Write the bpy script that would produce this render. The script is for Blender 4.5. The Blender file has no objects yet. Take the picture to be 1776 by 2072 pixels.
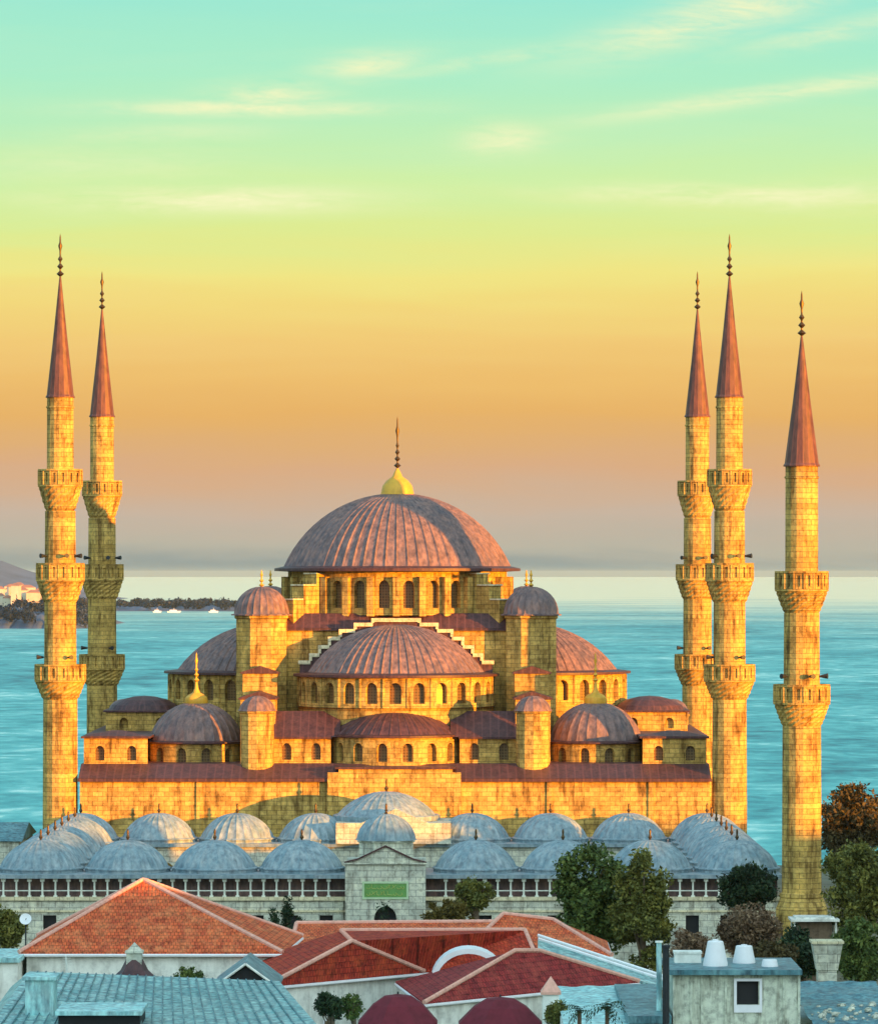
import bpy, math, random
import numpy as np
from math import sin, cos, pi, radians, sqrt, atan2, tan
random.seed(7)
rng = np.random.default_rng(11)
scene = bpy.context.scene
col = scene.collection

# ------------------------------------------------------------------ camera
CZ = 38.0                       # eye height above the mosque's ground
FPX = 9400.0                    # focal length in units of a 1776 wide picture
cam_d = bpy.data.cameras.new("camera")
cam = bpy.data.objects.new("camera", cam_d)
col.objects.link(cam)
cam.location = (0, 0, CZ)
cam.rotation_euler = (radians(90), 0, 0)
cam_d.sensor_fit = 'HORIZONTAL'
cam_d.sensor_width = 36.0
cam_d.lens = 36.0 * FPX / 1776.0
cam_d.shift_y = 124.0 / 1776.0
cam_d.clip_start = 1.0
cam_d.clip_end = 200000.0
scene.camera = cam

# ------------------------------------------------------------------ light
EXPO = 1.35
HAZE = 0.9e-5
SUN_AZ = radians(52)            # to the right of "behind the camera"
SUN_EL = radians(3.6)
SD = (sin(SUN_AZ) * cos(SUN_EL), -cos(SUN_AZ) * cos(SUN_EL), sin(SUN_EL))
sun_d = bpy.data.lights.new("sun", 'SUN')
sun_d.energy = 5.0
sun_d.angle = radians(0.5)
sun_d.color = (1.0, 0.365, 0.015)
sun = bpy.data.objects.new("sun", sun_d)
col.objects.link(sun)
sun.location = (200, -200, 120)
from mathutils import Vector, Matrix
sun.rotation_euler = Vector(SD).to_track_quat('Z', 'Y').to_euler()

world = bpy.data.worlds.new("World")
scene.world = world
world.use_nodes = True
wt = world.node_tree
wt.nodes.clear()


def srgb(r, g, b):
    def f(c):
        c = c / 255.0
        return c / 12.92 if c <= 0.04045 else ((c + 0.055) / 1.055) ** 2.4
    return (f(r), f(g), f(b), 1.0)


class NT:
    """small helper for building node trees"""
    def __init__(s, tree):
        s.t = tree

    def n(s, typ, **kw):
        nd = s.t.nodes.new(typ)
        for k, v in kw.items():
            setattr(nd, k, v)
        return nd

    def put(s, sock, v):
        if hasattr(v, 'links'):
            s.t.links.new(v, sock)
        elif v is not None:
            sock.default_value = v

    def math(s, op, a, b=None, c=None, clamp=False):
        nd = s.n('ShaderNodeMath', operation=op, use_clamp=clamp)
        s.put(nd.inputs[0], a)
        if b is not None:
            s.put(nd.inputs[1], b)
        if c is not None:
            s.put(nd.inputs[2], c)
        return nd.outputs[0]

    def ramp(s, fac, stops, interp='LINEAR'):
        nd = s.n('ShaderNodeValToRGB')
        cr = nd.color_ramp
        cr.interpolation = interp
        while len(cr.elements) < len(stops):
            cr.elements.new(0.5)
        for e, (p, c) in zip(cr.elements, stops):
            e.position = p
            e.color = c if len(c) == 4 else (*c, 1)
        s.put(nd.inputs[0], fac)
        return nd.outputs[0]

    def mix(s, fac, a, b, blend='MIX'):
        nd = s.n('ShaderNodeMix', data_type='RGBA', blend_type=blend)
        s.put(nd.inputs[0], fac)
        s.put(nd.inputs[6], a)
        s.put(nd.inputs[7], b)
        return nd.outputs[2]

    def noise(s, vec, scale, detail=4, rough=0.55, dist=0.0):
        nd = s.n('ShaderNodeTexNoise')
        s.put(nd.inputs['Vector'], vec)
        nd.inputs['Scale'].default_value = scale
        nd.inputs['Detail'].default_value = detail
        nd.inputs['Roughness'].default_value = rough
        nd.inputs['Distortion'].default_value = dist
        return nd.outputs['Fac']

    def mapping(s, vec, scale=(1, 1, 1), loc=(0, 0, 0), rot=(0, 0, 0)):
        nd = s.n('ShaderNodeMapping')
        s.put(nd.inputs[0], vec)
        nd.inputs['Location'].default_value = loc
        nd.inputs['Rotation'].default_value = rot
        nd.inputs['Scale'].default_value = scale
        return nd.outputs[0]

    def comb(s, x, y, z=0.0):
        nd = s.n('ShaderNodeCombineXYZ')
        s.put(nd.inputs[0], x)
        s.put(nd.inputs[1], y)
        s.put(nd.inputs[2], z)
        return nd.outputs[0]


W = NT(wt)
tc = W.n('ShaderNodeTexCoord')
sep = W.n('ShaderNodeSeparateXYZ')
wt.links.new(tc.outputs['Generated'], sep.inputs[0])
dx, dy, dz = sep.outputs[0], sep.outputs[1], sep.outputs[2]
# low sky, horizon to seven and a half degrees: grey, rose, amber, yellow, green, turquoise
SKY = [(1200, (136, 148, 148)), (1150, (142, 154, 152)), (1105, (184, 179, 162)), (1050, (200, 180, 160)), (955, (218, 173, 132)), (908, (223, 175, 119)),
       (870, (228, 177, 109)), (836, (232, 179, 103)), (760, (238, 190, 109)), (690, (242, 202, 118)), (610, (243, 217, 124)), (550, (241, 229, 132)),
       (460, (222, 236, 146)), (370, (208, 240, 166)), (282, (194, 239, 182)), (150, (172, 237, 200)), (-60, (150, 230, 214))]


def zsin(y):
    return sin(math.atan((1160 - y) / FPX))


Z0, Z1 = zsin(1200), zsin(-60)
fac = W.n('ShaderNodeMapRange')
fac.inputs['From Min'].default_value = Z0
fac.inputs['From Max'].default_value = Z1
vdir = W.mapping(tc.outputs['Generated'], scale=(6.0, 6.0, 60.0))
uneven = W.math('MULTIPLY', W.math('SUBTRACT', W.noise(vdir, 1.0, 5, 0.6, 0.5), 0.5), 0.016)
W.put(fac.inputs['Value'], W.math('ADD', dz, uneven))
low = W.ramp(fac.outputs[0], [((zsin(y) - Z0) / (Z1 - Z0), srgb(*c)) for y, c in SKY])
# the high sky, seen only as light on the roofs
high = W.ramp(dz, [(0.0, (0.14, 0.30, 0.35)), (0.13, (0.14, 0.30, 0.35)), (0.4, (0.22, 0.40, 0.45)), (1.0, (0.30, 0.50, 0.58))])
left = W.math('MULTIPLY', W.math('MULTIPLY', dx, -1.0), 1.1, clamp=True)   # deep evening blue away from the sun
high = W.mix(left, high, (0.05, 0.42, 0.72, 1))
rear = W.math('MULTIPLY', W.math('ADD', W.math('MULTIPLY', dy, -1.0), 0.15), 1.3, clamp=True)   # afterglow on the sunset side
high = W.mix(rear, high, (1.15, 1.55, 1.70, 1))
hf = W.math('SMOOTH_MAX', W.math('MULTIPLY', W.math('SUBTRACT', dz, 0.125), 12.0, clamp=True), 0.0, 0.01)
# away from the view towards the sea the low sky is dimmer
side = W.math('MULTIPLY', W.math('ADD', dy, 0.45), 0.9, clamp=True)
side = W.math('ADD', W.math('MULTIPLY', side, 0.72), 0.28)
low = W.mix(1.0, low, W.comb(side, side, side), 'MULTIPLY')
skyc = W.mix(hf, low, high)
# wispy clouds
ysafe = W.math('MAXIMUM', dy, 0.02)
u = W.math('MULTIPLY', W.math('DIVIDE', dx, ysafe), FPX / 1000.0)     # thousandths of the picture frame
v = W.math('MULTIPLY', W.math('DIVIDE', dz, ysafe), FPX / 1000.0)
uv = W.comb(u, v)
wisp = W.noise(W.mapping(uv, scale=(3.2, 17.0, 1), rot=(0, 0, 0.05)), 1.0, 7, 0.62, 0.6)
CL = [(500, 218, 250, 15, 0, 1.0), (540, 195, 110, 30, 3, 0.8), (745, 130, 95, 24, 5, 0.85), (1020, 284, 75, 30, 2, 0.8),
      (440, 404, 290, 24, 0, 1.0), (1480, 396, 300, 20, -1, 0.9), (1660, 398, 240, 26, 0, 0.7), (1460, 30, 260, 40, 15, 0.9), (1700, 60, 200, 22, 12, 0.5),
      (1560, 190, 330, 17, 8, 0.75), (1020, 115, 330, 14, 9, 0.45), (200, 330, 260, 40, 0, 0.3), (330, 270, 200, 20, 2, 0.35), (1560, 10, 180, 22, 10, 0.6)]
tot = None
for (cx, cy, a, b, rot, amp) in CL:
    pu, pv = (cx - 888) / 1000.0, (1160 - cy) / 1000.0
    r = radians(rot)
    du = W.math('SUBTRACT', u, pu)
    dv = W.math('SUBTRACT', v, pv)
    e1 = W.math('ADD', W.math('MULTIPLY', du, cos(r) * 1000 / a), W.math('MULTIPLY', dv, sin(r) * 1000 / a))
    e2 = W.math('SUBTRACT', W.math('MULTIPLY', dv, cos(r) * 1000 / b), W.math('MULTIPLY', du, sin(r) * 1000 / b))
    q = W.math('ADD', W.math('MULTIPLY', e1, e1), W.math('MULTIPLY', e2, e2))
    g = W.math('MULTIPLY', W.math('EXPONENT', W.math('MULTIPLY', q, -0.9)), amp)
    tot = g if tot is None else W.math('MAXIMUM', tot, g)
front = W.math('GREATER_THAN', dy, 0.1)
fine = W.noise(W.mapping(uv, scale=(9.0, 42.0, 1), rot=(0, 0, 0.08)), 1.0, 6, 0.68, 0.9)
wisp = W.math('ADD', W.math('MULTIPLY', wisp, 0.6), W.math('MULTIPLY', fine, 0.4))
cl = W.math('MULTIPLY', tot, W.math('MULTIPLY', W.math('SUBTRACT', wisp, 0.33), 4.2, clamp=True), clamp=True)
haze_n = W.math('MULTIPLY', W.math('SUBTRACT', W.noise(W.mapping(uv, scale=(1.1, 9.0, 1)), 1.0, 5, 0.6, 0.4), 0.5), 0.28, clamp=True)
hi_only = W.math('MULTIPLY', W.math('SUBTRACT', v, 0.25), 3.0, clamp=True)
cl = W.math('ADD', cl, W.math('MULTIPLY', haze_n, hi_only), clamp=True)
cl = W.math('MULTIPLY', W.math('MULTIPLY', cl, front), 1.0)
skyc = W.mix(cl, skyc, srgb(250, 248, 196))
bg1 = W.n('ShaderNodeBackground')
W.put(bg1.inputs[0], skyc)
bg1.inputs[1].default_value = 1.0 / 2 ** EXPO
nish = W.n('ShaderNodeTexSky', sky_type='NISHITA')
nish.sun_disc = False
nish.sun_elevation = SUN_EL
nish.sun_rotation = radians(128)
bg2 = W.n('ShaderNodeBackground')
W.put(bg2.inputs[0], W.mix(1.0, nish.outputs[0], W.comb(hf, hf, hf), 'MULTIPLY'))
bg2.inputs[1].default_value = 0.05
addw = W.n('ShaderNodeAddShader')
wt.links.new(bg1.outputs[0], addw.inputs[0])
wt.links.new(bg2.outputs[0], addw.inputs[1])
wo = W.n('ShaderNodeOutputWorld')
wt.links.new(addw.outputs[0], wo.inputs[0])

scene.view_settings.view_transform = 'Standard'
scene.view_settings.look = 'None'
scene.view_settings.exposure = EXPO
scene.view_settings.gamma = 1.0
scene.view_settings.use_curve_mapping = False


# ------------------------------------------------------------------ materials
def new_mat(name):
    m = bpy.data.materials.new(name)
    m.use_nodes = True
    t = m.node_tree
    t.nodes.clear()
    N = NT(t)
    b = N.n('ShaderNodeBsdfPrincipled')
    o = N.n('ShaderNodeOutputMaterial')
    t.links.new(b.outputs[0], o.inputs[0])
    return m, N, b


def coords(N):
    """UV in metres, plus object position shifted per object"""
    tcn = N.n('ShaderNodeTexCoord')
    oi = N.n('ShaderNodeObjectInfo')
    va = N.n('ShaderNodeVectorMath', operation='ADD')
    N.put(va.inputs[0], tcn.outputs['Object'])
    k = N.math('MULTIPLY', oi.outputs['Random'], 57.0)
    N.put(va.inputs[1], N.comb(k, k, k))
    return tcn.outputs['UV'], va.outputs[0]


def bump(N, b, h, strength=0.4, dist=0.1):
    bn = N.n('ShaderNodeBump')
    bn.inputs['Strength'].default_value = strength
    bn.inputs['Distance'].default_value = dist
    N.put(bn.inputs['Height'], h)
    N.put(b.inputs['Normal'], bn.outputs[0])


def stone_mat(name, c1, c2, mortar, bw=1.1, bh=0.5, stain=0.5, rough=0.85):
    m, N, b = new_mat(name)
    uvv, ob = coords(N)
    br = N.n('ShaderNodeTexBrick')
    N.put(br.inputs['Vector'], uvv)
    br.inputs['Color1'].default_value = (*c1, 1)
    br.inputs['Color2'].default_value = (*c2, 1)
    br.inputs['Mortar'].default_value = (*mortar, 1)
    br.inputs['Scale'].default_value = 1.0
    br.inputs['Mortar Size'].default_value = 0.028
    br.inputs['Mortar Smooth'].default_value = 0.3
    br.inputs['Bias'].default_value = -0.1
    br.inputs['Brick Width'].default_value = bw
    br.inputs['Row Height'].default_value = bh
    n1 = N.noise(ob, 0.45, 5, 0.65)
    n2 = N.noise(N.mapping(ob, scale=(1.4, 1.4, 0.22)), 1.0, 4, 0.6)
    n3 = N.noise(ob, 2.6, 5, 0.7)
    c = N.mix(stain, br.outputs['Color'], N.ramp(n1, [(0.30, (0.48, 0.44, 0.42)), (0.50, (1, 1, 1)), (0.70, (1.25, 1.2, 1.1))]), 'MULTIPLY')
    c = N.mix(stain * 0.9, c, N.ramp(n2, [(0.34, (0.34, 0.30, 0.28)), (0.47, (0.95, 0.95, 0.95)), (0.6, (1.12, 1.1, 1.05))]), 'MULTIPLY')
    c = N.mix(0.75, c, N.ramp(n3, [(0.34, (0.55, 0.52, 0.48)), (0.5, (1, 1, 1)), (0.7, (1.25, 1.2, 1.15))]), 'MULTIPLY')
    N.put(b.inputs['Base Color'], c)
    b.inputs['Roughness'].default_value = rough
    b.inputs['Specular IOR Level'].default_value = 0.2
    h = N.math('ADD', N.math('MULTIPLY', br.outputs['Fac'], -0.6), n3)
    bump(N, b, h, 0.5, 0.12)
    return m


def lead_mat(name, c1, c2, seam=0.0, rough=0.5, spec=0.4, patch=0.6):
    m, N, b = new_mat(name)
    uvv, ob = coords(N)
    n1 = N.noise(ob, 0.7, 5, 0.65)
    n2 = N.noise(N.mapping(ob, scale=(2.2, 2.2, 0.5)), 1.3, 4, 0.6)
    c = N.mix(N.ramp(n1, [(0.3, (0, 0, 0)), (0.7, (1, 1, 1))]), (*c1, 1), (*c2, 1))
    c = N.mix(patch, c, N.ramp(n2, [(0.35, (0.5, 0.48, 0.50)), (0.52, (1, 1, 1)), (0.70, (1.35, 1.3, 1.25))]), 'MULTIPLY')
    n4 = N.noise(N.mapping(ob, scale=(1.7, 1.7, 0.8)), 1.0, 4, 0.6)
    c = N.mix(patch, c, N.ramp(n4, [(0.36, (0.55, 0.55, 0.6)), (0.5, (1, 1, 1)), (0.66, (1.3, 1.25, 1.2))]), 'MULTIPLY')
    h = N.math('ADD', N.math('MULTIPLY', n2, 0.5), N.math('MULTIPLY', n4, 0.5))
    if seam:
        su = N.n('ShaderNodeSeparateXYZ')
        N.put(su.inputs[0], uvv)
        fr = N.math('FRACT', N.math('DIVIDE', su.outputs[0], seam))
        line = N.math('LESS_THAN', N.math('ABSOLUTE', N.math('SUBTRACT', fr, 0.5)), 0.09)
        c = N.mix(N.math('MULTIPLY', line, 0.45), c, (c2[0] * 1.5, c2[1] * 1.5, c2[2] * 1.5, 1))
        h = N.math('ADD', N.math('MULTIPLY', n2, 0.5), line)
    N.put(b.inputs['Base Color'], c)
    b.inputs['Roughness'].default_value = rough
    b.inputs['Specular IOR Level'].default_value = spec
    bump(N, b, h, 0.35, 0.08)
    return m


def tile_mat(name, c1, c2, c3, pitch=0.42):
    m, N, b = new_mat(name)
    uvv, ob = coords(N)
    br = N.n('ShaderNodeTexBrick')
    N.put(br.inputs['Vector'], uvv)
    br.inputs['Color1'].default_value = (*c1, 1)
    br.inputs['Color2'].default_value = (*c2, 1)
    br.inputs['Mortar'].default_value = (c1[0] * .28, c1[1] * .28, c1[2] * .28, 1)
    br.inputs['Scale'].default_value = 1.0
    br.inputs['Mortar Size'].default_value = 0.03
    br.inputs['Mortar Smooth'].default_value = 0.6
    br.inputs['Brick Width'].default_value = 0.28
    br.inputs['Row Height'].default_value = pitch
    br.offset = 0.5
    n1 = N.noise(ob, 0.8, 6, 0.75)
    n2 = N.noise(ob, 2.0, 5, 0.75)
    c = N.mix(N.math('MULTIPLY', N.ramp(n1, [(0.45, (0, 0, 0)), (0.7, (1, 1, 1))]), 0.65), br.outputs['Color'], (*c3, 1))
    c = N.mix(0.85, c, N.ramp(n2, [(0.34, (0.32, 0.32, 0.34)), (0.48, (1, 1, 1)), (0.66, (1.35, 1.25, 1.15))]), 'MULTIPLY')
    N.put(b.inputs['Base Color'], c)
    b.inputs['Roughness'].default_value = 0.8
    b.inputs['Specular IOR Level'].default_value = 0.25
    su = N.n('ShaderNodeSeparateXYZ')
    N.put(su.inputs[0], uvv)
    wv = N.math('SINE', N.math('MULTIPLY', su.outputs[0], 2 * pi / 0.28))
    bump(N, b, N.math('ADD', N.math('ADD', N.math('MULTIPLY', wv, 0.35), n2), N.math('MULTIPLY', br.outputs['Fac'], -0.5)), 0.7, 0.1)
    return m


def plain_mat(name, c, rough=0.7, metal=0.0, var=0.35, scale=2.0, spec=0.4):
    m, N, b = new_mat(name)
    uvv, ob = coords(N)
    n1 = N.noise(ob, scale, 5, 0.65)
    n2 = N.noise(N.mapping(ob, scale=(1.5, 1.5, 0.25)), scale * 0.7, 3, 0.6)
    cc = N.mix(var, (*c, 1), N.ramp(n1, [(0.3, (0.45, 0.45, 0.45)), (0.5, (1, 1, 1)), (0.72, (1.3, 1.3, 1.3))]), 'MULTIPLY')
    cc = N.mix(var, cc, N.ramp(n2, [(0.32, (0.5, 0.48, 0.45)), (0.52, (1, 1, 1))]), 'MULTIPLY')
    N.put(b.inputs['Base Color'], cc)
    b.inputs['Roughness'].default_value = rough
    b.inputs['Metallic'].default_value = metal
    b.inputs['Specular IOR Level'].default_value = spec
    bump(N, b, n1, 0.2, 0.05)
    return m


def leaf_mat(name, c1, c2, c3, scale=0.9):
    m, N, b = new_mat(name)
    uvv, ob = coords(N)
    n1 = N.noise(ob, scale, 4, 0.7)
    n2 = N.noise(ob, 6.0, 2, 0.6)
    f = N.math('ADD', N.math('MULTIPLY', n1, 0.65), N.math('MULTIPLY', n2, 0.35))
    c = N.ramp(f, [(0.36, (*c1, 1)), (0.5, (*c2, 1)), (0.64, (*c3, 1))])
    N.put(b.inputs['Base Color'], c)
    b.inputs['Roughness'].default_value = 0.65
    b.inputs['Specular IOR Level'].default_value = 0.25
    return m


M = {}
M['stone'] = stone_mat('warm limestone', (0.62, 0.415, 0.12), (0.42, 0.265, 0.068), (0.22, 0.14, 0.05), stain=1.0)
M['stone_pale'] = stone_mat('pale marble', (0.66, 0.66, 0.54), (0.50, 0.52, 0.44), (0.30, 0.30, 0.26), 1.3, 0.6, 0.65)
M['marble'] = plain_mat('white marble', (0.78, 0.80, 0.70), 0.7, 0, 0.3, 2.0)
M['trim'] = stone_mat('cream stone trim', (0.74, 0.66, 0.44), (0.66, 0.58, 0.38), (0.35, 0.3, 0.2), 1.4, 0.8, 0.3)
M['lead'] = lead_mat('weathered lead', (0.125, 0.095, 0.105), (0.29, 0.165, 0.135), patch=0.65)
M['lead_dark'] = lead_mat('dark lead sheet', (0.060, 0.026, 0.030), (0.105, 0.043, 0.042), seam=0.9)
M['lead_seam'] = lead_mat('seamed lead sheet', (0.27, 0.26, 0.29), (0.38, 0.36, 0.38), seam=0.8)
M['lead_shaded'] = lead_mat('shaded lead of the court domes', (0.15, 0.25, 0.30), (0.34, 0.40, 0.42), patch=0.5)  # same lead as the mosque's, with the blue of shade in its colour
M['spire'] = lead_mat('spire lead', (0.115, 0.045, 0.035), (0.16, 0.062, 0.042), seam=0.55)
M['gold'] = plain_mat('gilded copper', (0.75, 0.40, 0.04), 0.45, 0.1, 0.3, 1.5)
M['bronze'] = plain_mat('dark gilded bronze', (0.09, 0.055, 0.02), 0.45, 0.5, 0.3)
m, N, b = new_mat('latticed window glass')
uvv, ob = coords(N)
br = N.n('ShaderNodeTexBrick')
N.put(br.inputs['Vector'], uvv)
br.inputs['Color1'].default_value = (0.07, 0.045, 0.02, 1)
br.inputs['Color2'].default_value = (0.13, 0.065, 0.02, 1)
br.inputs['Mortar'].default_value = (0.20, 0.125, 0.05, 1)
br.inputs['Scale'].default_value = 1.0
br.inputs['Mortar Size'].default_value = 0.05
br.inputs['Brick Width'].default_value = 0.32
br.inputs['Row Height'].default_value = 0.32
br.offset = 0.0
N.put(b.inputs['Base Color'], br.outputs['Color'])
b.inputs['Roughness'].default_value = 0.3
M['pane'] = m
M['black'] = plain_mat('dark opening', (0.012, 0.012, 0.014), 0.6, 0.0, 0.2)
M['tile'] = tile_mat('orange roof tiles', (0.78, 0.155, 0.05), (0.52, 0.08, 0.035), (0.80, 0.30, 0.12))
M['tile_red'] = tile_mat('dark red roof tiles', (0.50, 0.055, 0.03), (0.33, 0.034, 0.022), (0.60, 0.11, 0.035))
M['tile_wine'] = tile_mat('wine red roof tiles', (0.36, 0.04, 0.04), (0.23, 0.03, 0.034), (0.42, 0.085, 0.06))
M['ridge'] = plain_mat('pale ridge tiles', (0.80, 0.42, 0.32), 0.8, 0, 0.3, 3.0)
M['white'] = plain_mat('white render', (0.84, 0.84, 0.76), 0.85, 0, 0.6, 1.0)
M['whitepaint'] = plain_mat('white paint', (0.85, 0.85, 0.86), 0.5, 0, 0.12, 1.0)
M['grimy'] = plain_mat('grimy painted boards', (0.62, 0.66, 0.53), 0.85, 0, 1.0, 2.2)
M['zinc'] = lead_mat('teal painted sheet metal', (0.12, 0.36, 0.38), (0.42, 0.62, 0.58), seam=0.0, rough=0.45, patch=1.0)
M['zinc_dark'] = lead_mat('dark teal sheet metal', (0.04, 0.15, 0.19), (0.16, 0.33, 0.36), seam=0.0, rough=0.45, patch=1.0)
M['cyan'] = lead_mat('pale cyan tarpaulin', (0.26, 0.58, 0.60), (0.50, 0.76, 0.73), rough=0.5, patch=0.8)
M['maroon'] = plain_mat('maroon canvas', (0.16, 0.018, 0.03), 0.9, 0, 0.4, 1.5)
M['metal'] = plain_mat('dark metal', (0.03, 0.035, 0.04), 0.5, 0.3, 0.3)
M['bark'] = plain_mat('bark', (0.16, 0.11, 0.07), 0.9, 0, 0.6, 3.0)
M['bark_pale'] = plain_mat('pale bark', (0.36, 0.30, 0.20), 0.9, 0, 0.5, 3.0)
M['green'] = leaf_mat('green leaves', (0.022, 0.040, 0.014), (0.075, 0.115, 0.024), (0.20, 0.23, 0.05))
M['olive'] = leaf_mat('olive leaves', (0.035, 0.045, 0.015), (0.13, 0.135, 0.028), (0.30, 0.26, 0.05))
M['dark'] = leaf_mat('dark needles', (0.010, 0.022, 0.012), (0.020, 0.040, 0.016), (0.05, 0.085, 0.025))
M['russet'] = leaf_mat('russet leaves', (0.03, 0.026, 0.012), (0.075, 0.055, 0.02), (0.13, 0.10, 0.032))
M['brown'] = leaf_mat('brown twigs', (0.07, 0.045, 0.03), (0.19, 0.12, 0.07), (0.34, 0.23, 0.13))
M['moss'] = leaf_mat('ochre hedge', (0.05, 0.04, 0.01), (0.11, 0.08, 0.015), (0.17, 0.12, 0.02))
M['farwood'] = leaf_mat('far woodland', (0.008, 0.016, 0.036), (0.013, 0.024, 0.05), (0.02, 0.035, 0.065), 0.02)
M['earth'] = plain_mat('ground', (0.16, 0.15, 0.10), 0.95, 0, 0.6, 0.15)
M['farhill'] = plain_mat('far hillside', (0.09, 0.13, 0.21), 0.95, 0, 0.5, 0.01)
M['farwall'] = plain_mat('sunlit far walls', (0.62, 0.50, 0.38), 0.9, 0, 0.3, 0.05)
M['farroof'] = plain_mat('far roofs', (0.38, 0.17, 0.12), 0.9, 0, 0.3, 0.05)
M['panel'] = plain_mat('green inscription panel', (0.15, 0.34, 0.09), 0.7, 0, 0.3, 2.0)
M['panelframe'] = plain_mat('pale green frame', (0.50, 0.66, 0.40), 0.7, 0, 0.2, 2.0)
M['letter'] = plain_mat('gilded letters', (0.42, 0.50, 0.13), 0.5, 0.2, 0.2, 2.0)


# ------------------------------------------------------------------ mesh helpers
class MB:
    def __init__(s):
        s.v, s.f = [], []

    def add(s, verts, faces):
        o = len(s.v)
        s.v.extend(verts)
        s.f.extend([tuple(i + o for i in f) for f in faces])
        return s

    def box(s, x0, x1, y0, y1, z0, z1):
        return s.add([(x0, y0, z0), (x1, y0, z0), (x1, y1, z0), (x0, y1, z0), (x0, y0, z1), (x1, y0, z1), (x1, y1, z1), (x0, y1, z1)],
                     [(0, 3, 2, 1), (4, 5, 6, 7), (0, 1, 5, 4), (1, 2, 6, 5), (2, 3, 7, 6), (3, 0, 4, 7)])

    def prism(s, pts, y0, y1):
        """polygon in x,z pushed along y"""
        n = len(pts)
        vs = [(x, y0, z) for x, z in pts] + [(x, y1, z) for x, z in pts]
        fs = [tuple(range(n)), tuple(range(2 * n - 1, n - 1, -1))]
        for i in range(n):
            j = (i + 1) % n
            fs.append((i, i + n, j + n, j))
        return s.add(vs, fs)

    def slab(s, pts, z0, z1):
        """polygon in x,y raised along z"""
        n = len(pts)
        vs = [(x, y, z0) for x, y in pts] + [(x, y, z1) for x, y in pts]
        fs = [tuple(range(n - 1, -1, -1)), tuple(range(n, 2 * n))]
        for i in range(n):
            j = (i + 1) % n
            fs.append((i, j, j + n, i + n))
        return s.add(vs, fs)

    def lathe(s, prof, n, c=(0, 0), a0=0.0, a1=2 * pi, ribs=0, rh=0.08, rw=0.25, cap=True, star=0.0, phase=0.0):
        """profile of (r, z) about a vertical axis; ribs stand proud of it"""
        full = abs(a1 - a0 - 2 * pi) < 1e-6
        angs, offs = [], []
        if ribs:
            st = (a1 - a0) / ribs
            for k in range(ribs):
                a = a0 + k * st
                for d, h in ((-rw, 0), (0, 1), (rw, 0)):
                    angs.append(a + d * st + (0.5 * st if not full else 0))
                    offs.append(h)
            if not full:
                angs = [a0] + angs + [a1]
                offs = [0] + offs + [0]
        else:
            m = n if full else n + 1
            for k in range(m):
                angs.append(a0 + phase + (a1 - a0) * k / n)
                offs.append(0)
        m = len(angs)
        vs, fs = [], []
        for pi_, (r, z) in enumerate(prof):
            for k, a in enumerate(angs):
                rr = r + offs[k] * rh * (1 if r > 0.5 else max(r, 0) * 2)
                if star and r > 0:
                    rr *= 1 + (star if (k + pi_) % 2 else -star)
                vs.append((c[0] + rr * cos(a), c[1] + rr * sin(a), z))
        for p in range(len(prof) - 1):
            for k in range(m if full else m - 1):
                j = (k + 1) % m
                fs.append((p * m + k, p * m + j, (p + 1) * m + j, (p + 1) * m + k))
        if cap and full:
            if prof[0][0] > 0.01:
                fs.append(tuple(range(m - 1, -1, -1)))
            if prof[-1][0] > 0.01:
                fs.append(tuple((len(prof) - 1) * m + k for k in range(m)))
        return s.add(vs, fs)

    def tube(s, p0, p1, r0, r1, n=7):
        p0, p1 = Vector(p0), Vector(p1)
        d = (p1 - p0)
        if d.length < 1e-6:
            return s
        d.normalize()
        a = d.orthogonal().normalized()
        b = d.cross(a)
        vs = []
        for p, r in ((p0, r0), (p1, r1)):
            for k in range(n):
                t = 2 * pi * k / n
                q = p + a * (r * cos(t)) + b * (r * sin(t))
                vs.append(tuple(q))
        fs = [(k, (k + 1) % n, (k + 1) % n + n, k + n) for k in range(n)]
        fs += [tuple(range(n - 1, -1, -1)), tuple(range(n, 2 * n))]
        return s.add(vs, fs)

    def poly(s, pts):
        return s.add([tuple(p) for p in pts], [tuple(range(len(pts)))])

    def bay(s, f, u0, u1, z0, z1, wu0, wu1, wz0, wz1, depth, arch=True, na=8):
        """a stretch of wall with one opening and its reveal; f(u, z, d) gives the point d behind the face"""
        ops, out = [(wu0, wz0)], [(u0, wz0)]
        rad = (wu1 - wu0) / 2
        if arch:
            hgt = min(rad * 1.15, (wz1 - wz0) * 0.8)
            zs = wz1 - hgt
            path = [(u0, zs), (u0, z1), (u1, z1), (u1, zs)]
            for k in range(na + 1):
                th = pi - pi * k / na
                ops.append(((wu0 + wu1) / 2 + rad * cos(th), zs + hgt * sin(th)))
                t = k / na
                if t < 0.25:
                    q = t / 0.25
                    out.append((u0, zs + (z1 - zs) * q))
                elif t <= 0.75:
                    q = (t - 0.25) / 0.5
                    out.append((u0 + (u1 - u0) * q, z1))
                else:
                    q = (t - 0.75) / 0.25
                    out.append((u1, z1 - (z1 - zs) * q))
        else:
            ops += [(wu0, wz1), (wu1, wz1)]
            out += [(u0, z1), (u1, z1)]
        ops.append((wu1, wz0))
        out.append((u1, wz0))
        n = len(ops)
        vs = [f(a, z, 0) for a, z in ops] + [f(a, z, 0) for a, z in out] + [f(a, z, depth) for a, z in ops]
        fs = []
        for i in range(n - 1):
            fs.append((i, n + i, n + i + 1, i + 1)[::-1])
            fs.append((i, i + 1, 2 * n + i + 1, 2 * n + i)[::-1])
        fs.append((n - 1, 0, 2 * n, 3 * n - 1)[::-1])
        s.add(vs, fs)
        if wz0 > z0 + 1e-4:
            us = [u0, wu0, wu1, u1]
            vs = [f(a, z0, 0) for a in us] + [f(a, wz0, 0) for a in us]
            s.add(vs, [(i, i + 1, i + 5, i + 4) for i in range(3)])
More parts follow.
